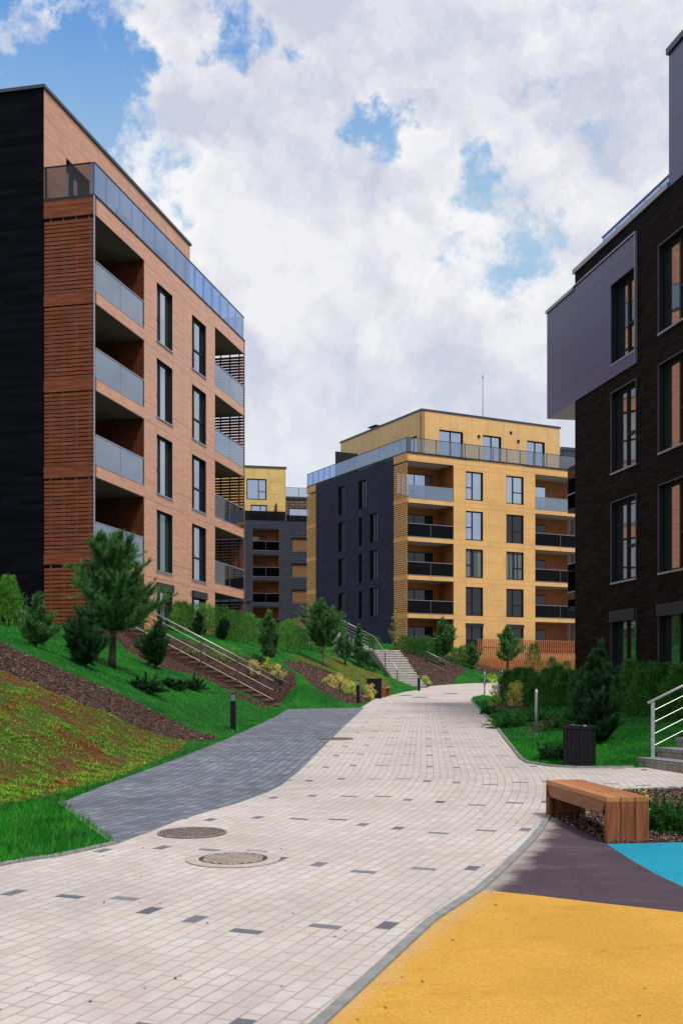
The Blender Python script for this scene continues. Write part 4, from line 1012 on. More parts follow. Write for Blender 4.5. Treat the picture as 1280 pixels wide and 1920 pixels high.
# ============================================================ STREET FURNITURE
def woodmat(name, c, grain=.3, ax=1):
    m, t, b, o = mat(name); oc = objc(t); p = t.xyz(oc)
    sc = [14, 14, 14]; sc[ax] = 1.2
    g = t.noise(t.vm('MULTIPLY', oc, tuple(sc)), 2.0, 6, .65); k = t.mr(g, .3, .7, 1-grain, 1+grain)
    ri = t.N.new('ShaderNodeObjectInfo').outputs['Random']; kk = t.m('MULTIPLY', k, t.mr(ri, 0, 1, .85, 1.15, False))
    kn = t.n('ShaderNodeTexVoronoi', 0, {'Vector': t.vm('MULTIPLY', oc, tuple(5.0 if i != ax else 2.2 for i in range(3))), 'Scale': 1.0}); kk = t.m('MULTIPLY', kk, t.mr(kn, .04, .09, .45, 1.0))
    cc = t.vm('MULTIPLY', tuple(c), t.comb(kk, t.m('POWER', kk, 1.2), t.m('POWER', kk, 1.35)))
    setp(t, b, cc, .5, 0, .35, t.bump(g, .25, .003)); return m
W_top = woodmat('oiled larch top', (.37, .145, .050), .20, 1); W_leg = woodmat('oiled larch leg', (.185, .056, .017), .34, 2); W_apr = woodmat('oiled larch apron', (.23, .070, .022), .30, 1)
bx0, by0 = gz(1137, 1582); bz = base(by0)
BL = 1.86; BW = .405; BH = .425
bn = empty('bench', (bx0, by0, bz), math.atan2(.12, .99)*1.0, 'chunky orange-brown plank bench on the edge of the purple rubber surface', 'bench')
pw_ = (BW-.012)/3; TH = .045
for i in range(3):
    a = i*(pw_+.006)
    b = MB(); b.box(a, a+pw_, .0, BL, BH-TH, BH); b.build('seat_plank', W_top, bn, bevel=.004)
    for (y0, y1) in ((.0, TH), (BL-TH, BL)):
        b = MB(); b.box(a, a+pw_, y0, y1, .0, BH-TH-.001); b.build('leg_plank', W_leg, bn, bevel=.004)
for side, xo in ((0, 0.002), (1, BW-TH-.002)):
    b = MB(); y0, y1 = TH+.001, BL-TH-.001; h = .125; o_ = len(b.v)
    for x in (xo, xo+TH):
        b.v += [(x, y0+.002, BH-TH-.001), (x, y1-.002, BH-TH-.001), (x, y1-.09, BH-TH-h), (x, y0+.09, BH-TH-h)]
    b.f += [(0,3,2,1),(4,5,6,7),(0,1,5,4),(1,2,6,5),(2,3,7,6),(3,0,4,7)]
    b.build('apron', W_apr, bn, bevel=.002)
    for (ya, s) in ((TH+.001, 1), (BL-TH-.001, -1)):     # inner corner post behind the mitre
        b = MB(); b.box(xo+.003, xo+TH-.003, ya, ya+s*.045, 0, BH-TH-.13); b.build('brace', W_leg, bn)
b = MB()
for i in range(3):
    for zz_ in (.03, BH-.08): 
        for dx in (.03, pw_-.03): b.tube([(i*(pw_+.006)+dx, -.002, zz_), (i*(pw_+.006)+dx, .001, zz_)], .005, 6)
b.build('screw', M_galv, bn)
# small far bench and its litter bin
p = (1.62, 49.6); b2n = empty('bench', (p[0]+.35, p[1], base(p[1])), R(-8), 'small wooden bench far off on the left edge of the path, behind the low bin', 'bench')
for i in range(3):
    b = MB(); b.box(-.42+i*.145, -.42+i*.145+.135, 0, 1.8, .40, .45); b.build('seat_plank', W_top, b2n)
for yy in (0, 1.75):
    b = MB(); b.box(-.42, .005, yy, yy+.05, 0, .399); b.build('leg_plank', W_leg, b2n)
def binn(loc, rz, w_, d_, h, label, bag=True):
    r = empty('litter_bin', loc, rz, label, 'litter bin')
    b = MB(); b.box(-w_/2, w_/2, -d_/2, d_/2, .0, h-.04); b.build('body', M_black, r, bevel=.006)
    b = MB()
    n = 7
    for i in range(n):
        a = -w_/2+w_*(i+.08)/n; b.box(a, a+w_*.84/n, -d_/2-.012, -d_/2-.001, .03, h-.05)
    for i in range(5):
        a = -d_/2+d_*(i+.08)/5; b.box(-w_/2-.012, -w_/2-.001, a, a+d_*.84/5, .03, h-.05)
    b.build('slat_cladding', M_black, r)
    b = MB(); t_ = .05
    b.box(-w_/2-.02, w_/2+.02, -d_/2-.02, -d_/2+t_, h-.039, h); b.box(-w_/2-.02, w_/2+.02, d_/2-t_, d_/2+.02, h-.039, h)
    b.box(-w_/2-.02, -w_/2+t_, -d_/2+t_+.001, d_/2-t_-.001, h-.039, h); b.box(w_/2-t_, w_/2+.02, -d_/2+t_+.001, d_/2-t_-.001, h-.039, h)
    b.build('rim', M_black, r, bevel=.003)
    if bag:
        g = MB(); rg2 = random.Random(3); pts_ = []
        for k in range(60):
            a = 6.283*k/20; rad = (.16, .20, .13)[k//20]*(1+rg2.uniform(-.12, .12)); g.v.append((math.cos(a)*rad, math.sin(a)*rad*.8, h-.03+(.0, .035, .055)[k//20]+rg2.uniform(-.008, .02)))
        for q in range(2):
            for k in range(20): g.f.append((q*20+k, q*20+(k+1) % 20, q*20+20+(k+1) % 20, q*20+20+k))
        g.build('bin_bag', plain('bin liner', (.01, .01, .012), .25), r, smooth=True)
    return r
xb, yb = gz(1093, 1440); binn((xb, yb+.25, base(yb)), R(-22), .44, .38, .64, 'tall black slatted litter bin on the right lawn beside the paving')
binn((1.42, 48.2, base(48)), R(-4), .62, .4, .86, 'low black bin beside the far bench on the left of the path', False)
def lamp(x, y, label):
    z = tz(x, y)-.03
    r = empty('bollard_light', (x, y, z), 0, label, 'bollard light', 'black bollard lights along the path')
    b = MB(); b.box(-.065, .065, -.065, .065, 0, .72); b.build('post', M_black, r, bevel=.004)
    b = MB()
    for i in range(5): b.box(-.055, .055, -.067, .055, .725+.03*i, .745+.03*i)
    b.build('louvre', M_lens, r)
    b = MB(); b.box(-.062, -.056, -.06, .06, .72, .875); b.box(.056, .062, -.06, .06, .72, .875); b.box(-.065, .065, -.065, .065, .875, .90); b.build('cap', M_black, r)
x, y = gz(437, 1370); lamp(x, y, 'black bollard light on the left grass slope, nearest to the camera')
x, y = gz(671, 1321); lamp(x, y, 'black bollard light beside the low bin and small far bench')
x, y = gz(785, 1295.6); lamp(x, y, 'black bollard light at the foot of the pale stone stairs')
lamp(9.2, 72.0, 'black bollard light behind the far pair of hoop posts')
def hoop(px, py, h, label, wd=.10):
    x, y = gz(px, py); z = tz(x, y)-.03
    r = empty('hoop_post', (x, y, z), 0, label, 'hoop post', 'slim galvanised hoop posts at the lawn edge')
    pts_ = [(-.0, -.06, 0), (-.0, -.06, h-.05)]+[(0, -.06*math.cos(a), h-.05+.06*math.sin(a)) for a in (R(40), R(70), R(90), R(110), R(140))]+[(0, .06, h-.05), (0, .06, 0)]
    b = MB(); b.tube(pts_, .024, 8); b.build('hoop', M_galv, r, smooth=True)
    b = MB(); b.tube([(0, -.06, .0), (0, -.06, .05)], .034, 8); b.tube([(0, .06, .0), (0, .06, .05)], .034, 8); b.build('collar', M_galv, r)
hoop(1005, 1383, 1.0, 'galvanised hoop post on the near right lawn, left of the bin')
hoop(908, 1305, 1.12, 'galvanised hoop post at the far tip of the right lawn, left one of the pair')
hoop(941, 1298, 1.12, 'galvanised hoop post at the far end of the dark hedge, right one of the pair')
# manhole covers
def ringm(mb, r0, r1, z0, z1, n=48, cx=0, cy=0):
    o = len(mb.v)
    for k in range(n):
        a = 2*math.pi*k/n
        for (r_, z) in ((r0, z0), (r0, z1), (r1, z1), (r1, z0)): mb.v.append((cx+r_*math.cos(a), cy+r_*math.sin(a), z))
    for k in range(n):
        l = (k+1) % n
        for j in range(3): mb.f.append((o+4*k+j, o+4*k+j+1, o+4*l+j+1, o+4*l+j))
M_iron = plain('cast iron with sand', (.20, .165, .145), .8, .1, var=.35, scale=14)
M_iron_d = plain('cast iron recess', (.035, .028, .025), .85, var=.3, scale=20)
M_ring = plain('concrete cover ring', (.40, .34, .32), .85, var=.12, scale=8)
M_sand = plain('sand in cover', (.34, .285, .235), .9, var=.2, scale=9)
def manhole(px, py, rad, kind, label):
    x, y = gz(px, py); r = empty('manhole_cover', (x, y, base(y)+.004), 0, label, 'manhole cover')
    r.rotation_euler = (math.atan(G), 0, 0)
    if kind == 'iron':
        b = MB(); ringm(b, rad*.93, rad, 0, .010); ringm(b, rad*.84, rad*.89, 0, .009); b.build('ring', M_iron, r)
        b = MB(); b.prism([(rad*.99*math.cos(2*math.pi*k/48), rad*.99*math.sin(2*math.pi*k/48)) for k in range(48)], -.002, .002); b.build('recess', M_iron_d, r)
        b = MB(); n = int(rad*2/.042)
        for i in range(-n//2, n//2+1):
            d_ = i*.04
            if abs(d_) > rad*.8: continue
            L_ = math.sqrt((rad*.81)**2-d_*d_); seg = 9
            c_, s_ = math.cos(R(50)), math.sin(R(50))
            for k in range(seg):
                a, e = -L_+2*L_*k/seg+.008, -L_+2*L_*(k+1)/seg-.008
                b.bar((c_*a-s_*d_, s_*a+c_*d_, .004), (c_*e-s_*d_, s_*e+c_*d_, .004), .022, .009)
        b.build('tread_ribs', M_iron, r)
    else:
        b = MB(); ringm(b, rad*.73, rad, -.0, .006, 64); b.build('ring', M_ring, r)
        b = MB(); b.prism([(rad*.725*math.cos(2*math.pi*k/48), rad*.725*math.sin(2*math.pi*k/48)) for k in range(48)], -.002, .001); b.build('recess', M_iron_d, r)
        b = MB(); q = rad*.70; st = .047; n = int(q/st)+1
        for i in range(-n, n+1):
            for j in range(-n, n+1):
                cx = i*st+(j % 2)*st/2; cy = j*st*.9
                if cx*cx+cy*cy > (q-.02)**2: continue
                b.prism([(cx+.0205*math.cos(R(60*k+30)), cy+.0205*math.sin(R(60*k+30))) for k in range(6)], .001, .007)
        b.build('studs', M_sand, r)
manhole(360, 1563, .335, 'iron', 'ribbed iron manhole cover on the border of grey and pale paving')
manhole(437, 1612, .40, 'ring', 'studded manhole cover set in a pale concrete ring')
manhole(630, 1386, .37, 'iron', 'small far iron cover straddling the grey paving edge, mid path')
manhole(846, 1301, .33, 'iron', 'farthest dark iron cover on the path near the hedge end')
manhole(760, 1304.5, .30, 'iron', 'dark iron cover on the path below the pale stone stairs, left of two')
manhole(787, 1308, .36, 'iron', 'dark iron cover on the path below the pale stone stairs, right of two')
# slatted timber fence in front of the ochre block
f0, f1 = (11.2, 92.2), (24.5, 99.2)
zf = 3.15
dx, dy = f1[0]-f0[0], f1[1]-f0[1]; FL = math.hypot(dx, dy)
fe = empty('timber_fence', (f0[0], f0[1], zf), math.atan2(dy, dx), 'orange-brown vertical slat fence along the foot of the ochre block', 'fence')
W_f = woodmat('fence timber', (.30, .09, .030), .25, 2)
b = MB(); n = int(FL/.2)
for i in range(n): b.box(i*.2, i*.2+.10, -.02, .02, -.6, 2.15)
b.build('pickets', W_f, fe)
b = MB()
for i in range(n):
    b.box(i*.2+.11, i*.2+.19, -.06, -.025, -1.2, .45)
b.build('lower_pickets', W_f, fe)
b = MB()
for z in (-.3, .35, 1.4): b.box(0, FL, .025, .07, z, z+.1)
b.build('rail', W_leg, fe)

# ============================================================ VEGETATION
def unit(v): return v/np.maximum(np.linalg.norm(v, axis=-1, keepdims=True), 1e-9)
def needles(A, B, per, L, wd, rng, a0=25, a1=60):
    """needles along shoots A->B (n,3); per needles each"""
    n = len(A); ax = unit(B-A); t_ = rng.random((n, per))
    P = A[:, None]+(B-A)[:, None]*t_[..., None]
    r_ = rng.normal(size=(n, per, 3)); r_ -= (r_*ax[:, None]).sum(-1, keepdims=True)*ax[:, None]; r_ = unit(r_)
    th = np.radians(rng.uniform(a0, a1, (n, per)))*(1-.45*t_)
    D = ax[:, None]*np.cos(th)[..., None]+r_*np.sin(th)[..., None]
    S = unit(np.cross(D, rng.normal(size=D.shape)))*wd/2; L_ = L*rng.uniform(.7, 1.15, (n, per))[..., None]
    return np.stack([P-S, P+S, P+D*L_], 2).reshape(-1, 3, 3)
def pine(seed, H=3.3, Rc=1.1, cb=.28, nw=9, nb=6, per=60, nl=.12, wd=.011, up=.55, prof=None, lean=0.0, dens=1.0, sub=5):
    rng = np.random.default_rng(seed); tr = MB()
    def tp(s): return np.array([lean*H*s*s+.03*math.sin(s*7+seed), .04*math.sin(s*5+seed*2), H*s])
    tpts = [tp(s)*[1, 1, .93] for s in np.linspace(0, 1, 10)]
    tr.tube([tuple(p) for p in tpts], [max(.008, H*.030*(1-s*.9)) for s in np.linspace(0, 1, 10)], 8)
    SA, SB = [], []
    prof = prof or (lambda s: (1-s)**.8*min(1, .75+s*1.2)+.10)
    for i in range(nw):
        s = (i+.4)/nw; z = cb+(1-cb)*s*.93
        for j in range(nb if i < nw-2 else 4):
            a = 6.283*(j+rng.random()*.8)/nb+i*1.1; L = Rc*prof(s)*rng.uniform(.55, 1.25)
            o = tp(z)*[1, 1, .93]; el = up+.5*s+rng.uniform(-.18, .2)
            pts = [o]; k = 6; d = np.array([math.cos(a)*math.cos(el-.25), math.sin(a)*math.cos(el-.25), math.sin(el-.25)])
            for q in range(k):
                d = unit(d+np.array([0, 0, .10])+rng.normal(size=3)*.07); pts.append(pts[-1]+d*L/k)
            tr.tube([tuple(p) for p in pts], [max(.003, .010*H/3*(1-q/k)) for q in range(k+1)], 4, cap=False)
            for q in range(1, k+1):
                if q >= 2: SA.append(pts[q-1]); SB.append(pts[q])
                for _ in range(sub if q < k else sub-1):
                    e = unit(d+rng.normal(size=3)*.55+np.array([0, 0, .45])); l_ = L*rng.uniform(.18, .42)*(1.0 if q > 1 else .6)
                    b0 = pts[q]+rng.normal(size=3)*.01
                    SA.append(b0); SB.append(b0+e*l_)
    top = tp(1.0)*[1, 1, .93]
    for _ in range(6):
        e = unit(np.array([0, 0, 1.3])+rng.normal(size=3)*.35); SA.append(top-[0, 0, .12*H/3]); SB.append(top+e*rng.uniform(.10, .24)*H/3)
    SA, SB = np.array(SA), np.array(SB); per = int(per*dens)
    return tr, needles(SA, SB, per, nl, wd, rng)
def leafcloud(rng, C, Rr, n, s, up=.3, flat=.6, dir0=None):
    """n leaves (quads as two tris) around clump centres C with radii Rr"""
    k = rng.integers(0, len(C), n); g = unit(rng.normal(size=(n, 3)))*np.cbrt(rng.random((n, 1)))
    P = C[k]+g*Rr[k][:, None]
    D = unit(rng.normal(size=(n, 3))*flat+g*.6+[0, 0, up]); L = s*rng.uniform(.6, 1.3, (n, 1))
    S = unit(np.cross(D, rng.normal(size=(n, 3))))*L*.30
    m_ = P+D*L*.45; e = P+D*L
    return np.concatenate([np.stack([P, m_+S, e], 1), np.stack([P, e, m_-S], 1)])
def shrub(seed, w, h, n=900, s=.05, ncl=26, up=.3, stems=9, shape='dome', clr=.17):
    rng = np.random.default_rng(seed); C = []
    for _ in range(ncl):
        a = rng.random()*6.283
        if shape == 'dome': zz_ = rng.uniform(.15, .92); rr_ = math.sqrt(max(0, 1-zz_**2))*rng.uniform(.25, .95)
        elif shape == 'column': zz_ = rng.uniform(.06, .97); rr_ = (1-zz_**3)*rng.uniform(.1, .75)
        elif shape == 'cone': zz_ = rng.uniform(.05, .95); rr_ = (1-zz_*.85)*rng.uniform(.2, .95)
        else: zz_ = rng.uniform(.3, .8); rr_ = rng.uniform(.1, 1)
        C.append((math.cos(a)*rr_*w/2, math.sin(a)*rr_*w/2, zz_*h))
    C = np.array(C); Rr = rng.uniform(.6, 1.2, ncl)*clr*min(w, h)*(.8 if shape != 'dome' else 1)
    tr = MB()
    for k in range(min(stems, ncl)):
        c = C[k]; tr.tube([(c[0]*.12, c[1]*.12, -.05), (c[0]*.5, c[1]*.5, c[2]*.55), tuple(c)], [.010, .007, .003], 4, cap=False)
    return tr, leafcloud(rng, C, Rr, n, s, up)
def thuja(seed, w, h, n=1400, s=.07, cone=.5):
    """upright feathery evergreen: sprays that point up and out"""
    rng = np.random.default_rng(seed); t_ = rng.random(n)**.8; a = rng.random(n)*6.283
    lobes = 1+.22*np.sin(a*3+seed)+.15*np.sin(t_*14+a*2)
    rad = w/2*(1-cone*t_)*np.sqrt(np.clip(1-(t_*.98)**5, 0, 1))*lobes*rng.uniform(.45, 1, n)
    A = np.stack([np.cos(a)*rad, np.sin(a)*rad, t_*h*.95], 1)
    D = unit(np.stack([np.cos(a)*.55, np.sin(a)*.55, np.full(n, .95)], 1)+rng.normal(size=(n, 3))*.22)
    B = A+D*rng.uniform(.5, 1.2, (n, 1))*s*1.8
    tr = MB(); tr.tube([(0, 0, -.05), (0, 0, h*.8)], [.02, .005], 5)
    return tr, needles(A, B, 7, s*.6, s*.20, rng, 25, 50)
def juniper(seed, w, h, n=70, per=40, nl=.035, wd=.008):
    """low spreading evergreen: arching shoots clothed in short needles"""
    rng = np.random.default_rng(seed); SA, SB = [], []; tr = MB()
    for i in range(n):
        a = rng.random()*6.283; L = w/2*rng.uniform(.5, 1.1); el = rng.uniform(.15, 1.2)
        d = np.array([math.cos(a)*math.cos(el), math.sin(a)*math.cos(el), math.sin(el)*h/w*2.4]); p = np.array([rng.normal()*w*.06, rng.normal()*w*.06, 0.0])
        k = 5; pts = [p]
        for q in range(k): d = unit(d+[0, 0, -.13]+rng.normal(size=3)*.12); p = p+d*L/k; pts.append(p); SA.append(pts[-2]); SB.append(p); 
        for q in range(2, k+1):
            for _ in range(2):
                e = unit(d+rng.normal(size=3)*.5+[0, 0, .25]); SA.append(pts[q]); SB.append(pts[q]+e*L*.18)
        if i % 3 == 0: tr.tube([tuple(x) for x in pts], [.007, .006, .005, .004, .003, .002], 4, cap=False)
    SA, SB = np.array(SA), np.array(SB); SA[:, 2] = np.maximum(SA[:, 2], .01); SB[:, 2] = np.maximum(SB[:, 2], .02)
    return tr, needles(SA, SB, per, nl, wd, rng, 25, 60)
M_bark = plain('pine bark', (.035, .022, .016), .9, var=.4, scale=25, bump=.6)
M_barkl = plain('light pine bark', (.20, .13, .08), .9, var=.3, scale=20, bump=.4)
M_stem = plain('shrub stem', (.07, .05, .03), .9, var=.3, scale=20)
N_pine = island_mat('pine needle', [(0.008, 0.05, 0.018), (0.018, 0.09, 0.025), (0.045, 0.17, 0.035), (0.12, 0.26, 0.06)], .25, .55, 4.5, [(0.053, 0.19, 0.061), (0.217, 0.392, 0.131)], .42, .62)
N_pined = island_mat('dark pine needle', [(.006, .030, .014), (.014, .058, .020), (.036, .105, .030)], .2, .55, 5.0, [(.022, .085, .028), (.055, .15, .042)], .45, .64)
N_pineb = island_mat('blue pine needle', [(0.03, 0.09, 0.05), (0.07, 0.16, 0.085), (0.16, 0.27, 0.16)], .2, .55, 3.5, [(0.133, 0.304, 0.162), (0.232, 0.392, 0.232)], .42, .62)
N_thuja = island_mat('thuja spray', [(0.014, 0.07, 0.012), (0.035, 0.13, 0.018), (0.07, 0.2, 0.03)], .25, .6, 3.2, [(0.067, 0.247, 0.034), (0.102, 0.29, 0.043)], .42, .62)
N_green = island_mat('mid green leaf', [(0.04, 0.15, 0.02), (0.08, 0.25, 0.03), (0.15, 0.35, 0.05)], .35, .55, 3.5, [(0.152, 0.475, 0.057), (0.217, 0.507, 0.072)], .42, .62)
N_dkgreen = island_mat('dark green leaf', [(0.014, 0.065, 0.012), (0.03, 0.12, 0.02), (0.055, 0.17, 0.03)], .3, .5, 3.8, [(0.057, 0.228, 0.038), (0.08, 0.246, 0.043)], .42, .62)
N_yell = island_mat('yellow green leaf', [(0.22, 0.38, 0.04), (0.45, 0.5, 0.08), (0.68, 0.58, 0.18), (0.72, 0.44, 0.22)], .35, .55, 4.5, [(0.8, 0.8, 0.152), (0.85, 0.638, 0.319)], .42, .62)
N_yell2 = island_mat('lime leaf', [(0.12, 0.32, 0.03), (0.28, 0.46, 0.06), (0.5, 0.54, 0.1)], .35, .55, 4.5, [(0.532, 0.8, 0.114), (0.725, 0.783, 0.145)], .42, .62)
N_bamboo = island_mat('bamboo leaf', [(.14, .20, .04), (.28, .30, .08), (.38, .34, .12)], .35, .55)
def plant(name, gen, loc, mleaf, label, cat, group=None, rz=0.0, mstem=None, leafname='crown', stemname='trunk', sc=1.0):
    r = empty(name, loc, rz, label, cat, group, sc); tr, tris = gen
    if tr.v: tr.build(stemname, mstem or M_bark, r, smooth=True)
    trimesh(leafname, tris, mleaf, r); return r
def again(src, loc, rz, sc, label, group=None, m=None):
    r = src.copy(); COL.objects.link(r); r.location = loc; r.rotation_euler = (0, 0, rz); r.scale = (sc, sc, sc) if not hasattr(sc, '__len__') else sc
    r['label'] = label
    if group: r['group'] = group
    elif 'group' in r: del r['group']
    link_copy(src, r); return r
def at(px, py, dz=-.03, **k):
    x, y = gp(px, py, **k); return (x, y, tz(x, y)+dz)
GP = 'young pines planted on the banks'
# --- the big pine and its neighbours
l = at(212, 1254); S = l[1]/27.3
pine_big = plant('pine_tree', pine(11, 3.36*S, .98*S, cb=.27, nw=9, nb=7, per=70, nl=.15*S, wd=.012, sub=5, up=.42, prof=lambda s: [1.0, 1.1, 1.0, .85, .85, .85, .78, .62, .42][min(8, int(s*9))]), l, N_pine, 'largest pine, dark trunk and bushy round crown, on the left lawn before the orange block', 'pine tree', GP, mstem=M_bark)
l = at(68, 1214); k = l[1]/2100
dw1 = plant('dwarf_pine', pine(12, 80*k, 40*k, cb=.02, nw=5, nb=9, per=44, nl=.13, wd=.012, up=.75, sub=3, prof=lambda s: 1.0-.25*s), l, N_pine, 'bushy dwarf pine near the left edge on top of the grass bank', 'dwarf pine', 'dwarf pines on the left bank')
l = at(158, 1252); k = l[1]/2100
plant('dwarf_pine', pine(13, 72*k, 50*k, cb=.03, nw=5, nb=9, per=44, nl=.12, wd=.012, up=.8, sub=3, prof=lambda s: 1.0-.2*s), l, N_pined, 'dark dwarf pine just left of the big pine trunk', 'dwarf pine', 'dwarf pines on the left bank')
l = at(290, 1254); k = l[1]/2100
plant('dwarf_pine', pine(14, 60*k, 44*k, cb=.03, nw=5, nb=9, per=48, nl=.10, wd=.012, up=.85, sub=3, prof=lambda s: 1.0-.2*s), l, N_pined, 'dark rounded dwarf pine right of the big pine, by the stair foot mulch', 'dwarf pine', 'dwarf pines on the left bank')
x, y = -11.35, 38.2; plant('thuja', thuja(15, 1.5, 1.75, 1800, .10, .75), (x, y, tz(x, y)-.05), N_green, 'light green feathery conifer cut by the left edge, against the dark wall', 'conifer', None)
for i, (px, py, w_, sd_) in enumerate(((270, 1296, .85, 21), (325, 1292, .62, 22), (358, 1291, .72, 23))):
    l = at(px, py)
    lab = ('low dark juniper mound on the lawn, left one of three below the stairs', 'low dark juniper mound on the lawn, middle one of three below the stairs', 'low dark juniper mound on the lawn, right one of three below the stairs')[i]
    plant('juniper', juniper(sd_, w_, .30, 90, 34, .06, .013), l, N_pined, lab, 'juniper', 'low junipers on the left lawn', mstem=M_stem, leafname='foliage', stemname='stems')
def tree_at(px, py, toppx, halfw, seed, m, label, cb=.15, lean=0., nw=7, nb=6, per=30, name='pine_tree', cat='pine tree', mstem=None, up=.72, Y=None):
    if Y is None: l = at(px, py)
    else: X = (px-640)/FPX*Y; l = (X, Y, CAMZ-(py-HPX)/FPX*Y)
    k = l[1]/2100; H = (py-toppx)*k
    return plant(name, pine(seed, H, halfw*k*1.1, cb=cb, nw=nw, nb=nb, per=per, nl=min(.22, H*.075), wd=max(.012, l[1]*.00045), lean=lean, up=up, sub=2), l, m, label, cat, GP, mstem=mstem or M_bark)
tree_at(504, 1247, 1146, 30, 31, N_pine, 'slim pine with fresh light tip behind the end of the brown staircase railing', cb=.1, nw=8, per=34)
tree_at(606, 1250, 1123, 50, 32, N_pine, 'broad pine with pale leaning trunk on the middle bank, above the mulch patch', cb=.26, lean=-.03, nw=8, nb=7, per=36, mstem=M_barkl)
tree_at(646, 1246, 1182, 26, 33, N_pineb, 'small blue-grey pine tucked against the right side of the broad pine', cb=.1, per=26)
tree_at(672, 1247, 1171, 18, 34, N_pine, 'narrow upright pine in front of the upper stair handrail', cb=.05, nw=8, per=26, up=.9)
tree_at(831, 1250, 1157, 31, 35, N_pine, 'pine with short trunk on the mulch bank under the ochre balconies', cb=.20, nw=8, per=32)
tree_at(886, 1256, 1205, 22, 36, N_pine, 'small open pine between the two pines in front of the timber fence end', cb=.12, per=26)
tree_at(951, 1256, 1173, 28, 37, N_pine, 'tall pine directly in front of the timber fence, behind the hoop posts', cb=.16, nw=8, per=30, Y=80)
l = ((690-640)/FPX*66.5, 66.5); plant('thuja', thuja(41, 1.0, 1.35, 900, .11, .2), (l[0]-.25, l[1], tz(l[0]-.25, l[1])-.05), N_pined, 'dark rounded evergreen hiding the left side of the pale stone stairs', 'conifer')
def xyY(px, Y, dz=-.05): X = (px-640)/FPX*Y; return (X, Y, tz(X, Y)+dz)
plant('thuja', thuja(42, 1.45, 1.95, 1000, .12, .5), (xyY(1001, 84)[0], 84, CAMZ+(1280-1256)/2100*84), N_dkgreen, 'dark pointed conifer before the middle of the timber fence', 'conifer')
plant('thuja', thuja(43, 1.0, .95, 600, .10, .55), (xyY(1035, 82)[0], 82, CAMZ+(1280-1258)/2100*82), N_dkgreen, 'short cone-shaped conifer before the right part of the timber fence', 'conifer')
plant('thuja', thuja(44, .9, .8, 500, .10, .5), (xyY(1062, 80)[0], 80, CAMZ+(1280-1262)/2100*80), N_dkgreen, 'smallest conifer at the right end of the timber fence, by the brick corner', 'conifer')
# right lawn
l = at(1122, 1404, y0=16, y1=26); l = (xyY(1122, 20.6)[0], 20.6, tz(xyY(1122, 20.6)[0], 20.6)-.03)
plant('pine_tree', pine(51, 1.98, .62, cb=.02, nw=9, nb=7, per=48, nl=.10, wd=.008, up=.45, sub=5, prof=lambda s: (1-s)**.55*min(1, .75+s)), l, N_pined, 'dark dense pine behind the black litter bin on the right lawn', 'pine tree', GP)
for i, (px, Y, w_, h_, sd_, lab) in enumerate(((958, 27.5, 1.05, .36, 61, 'spreading juniper on the right lawn where the paving narrows'), (1040, 18.6, .62, .30, 62, 'low juniper on the near right lawn just left of the litter bin'),
        (1052, 25.5, .9, .32, 63, 'low juniper behind the near hoop post, by the mulch strip'), (918, 34.5, .5, .25, 64, 'small juniper tuft at the lawn corner under the yellow shrubs'), (1010, 29.3, .8, .3, 66, 'flat juniper beside the mulch strip, left of the near hoop post'))):
    plant('juniper', juniper(sd_, w_, h_, 70, 34, .045, .009), xyY(px, Y, -.02), N_dkgreen if i != 1 else N_pined, lab, 'juniper', 'junipers on the right lawn', mstem=M_stem, leafname='foliage', stemname='stems')
plant('juniper', juniper(65, .85, .34, 110, 60, .032, .005), (xyY(1262, 11.1)[0], 11.1, base(11.1)), N_dkgreen, 'feathery juniper in the mulch bed right of the bench', 'juniper', None, mstem=M_barkl, leafname='foliage', stemname='stems')
# yellow green shrubs
def bush(px, Y, w_, h_, seed, m, label, n=700, s=None, ncl=22, cat='shrub', name='shrub', dz=-.03, shape='dome', grp=None, clr=.19):
    s = s or max(.035, Y*.0011)
    return plant(name, shrub(seed, w_, h_, n, s, ncl, shape=shape, clr=clr), xyY(px, Y, dz), m, label, cat, grp, mstem=M_stem, leafname='foliage', stemname='stems')
bush(926, 38.5, .62, .78, 71, N_yell2, 'narrow lime shrub on the far right lawn, left of the fuller yellow one', 900, shape='column', ncl=26)
bush(965, 37.2, .80, .85, 72, N_yell, 'bushy yellow-tipped shrub in the small mulch patch before the hedge', 1500, ncl=30)
bush(1206, 11.75, .20, .34, 73, N_yell, 'young shrub with reddish tips behind the right end of the bench', 420, .028, shape='column', ncl=26, clr=.22)
bush(1094, 12.1, .12, .27, 74, N_yell, 'tiny pink-tipped sprig peeping over the back of the bench', 60, .03, shape='column', ncl=6)
plant('juniper', juniper(75, .26, .30, 16, 34, .028, .006), xyY(1146, 11.7, .06), N_dkgreen, 'small juniper sprig showing over the bench seat', 'juniper', None, mstem=M_stem, leafname='foliage', stemname='stems')
bush(476, 39.95, .72, .55, 76, N_yell, 'yellow shrub in the mulch behind the stair railing, beside the third post', 700)
bush(500, 40.6, .7, .55, 77, N_yell2, 'lime shrub in the mulch behind the lowest part of the stair railing', 600)
bush(524, 39.95, .62, .55, 78, N_yell, 'yellow shrub right beside the last railing post of the brown stairs', 650)
bush(436, 40.6, .85, .6, 79, N_green, 'grey-green shrub in the middle of the mulch strip above the brown stairs', 650)
bush(405, 40.4, .8, .5, 80, N_green, 'grey-green wispy plant beside the second railing post', 420, ncl=14)
bush(365, 40.2, .9, .55, 81, N_green, 'wispy pale plant high on the mulch strip above the brown stairs', 420, ncl=14)
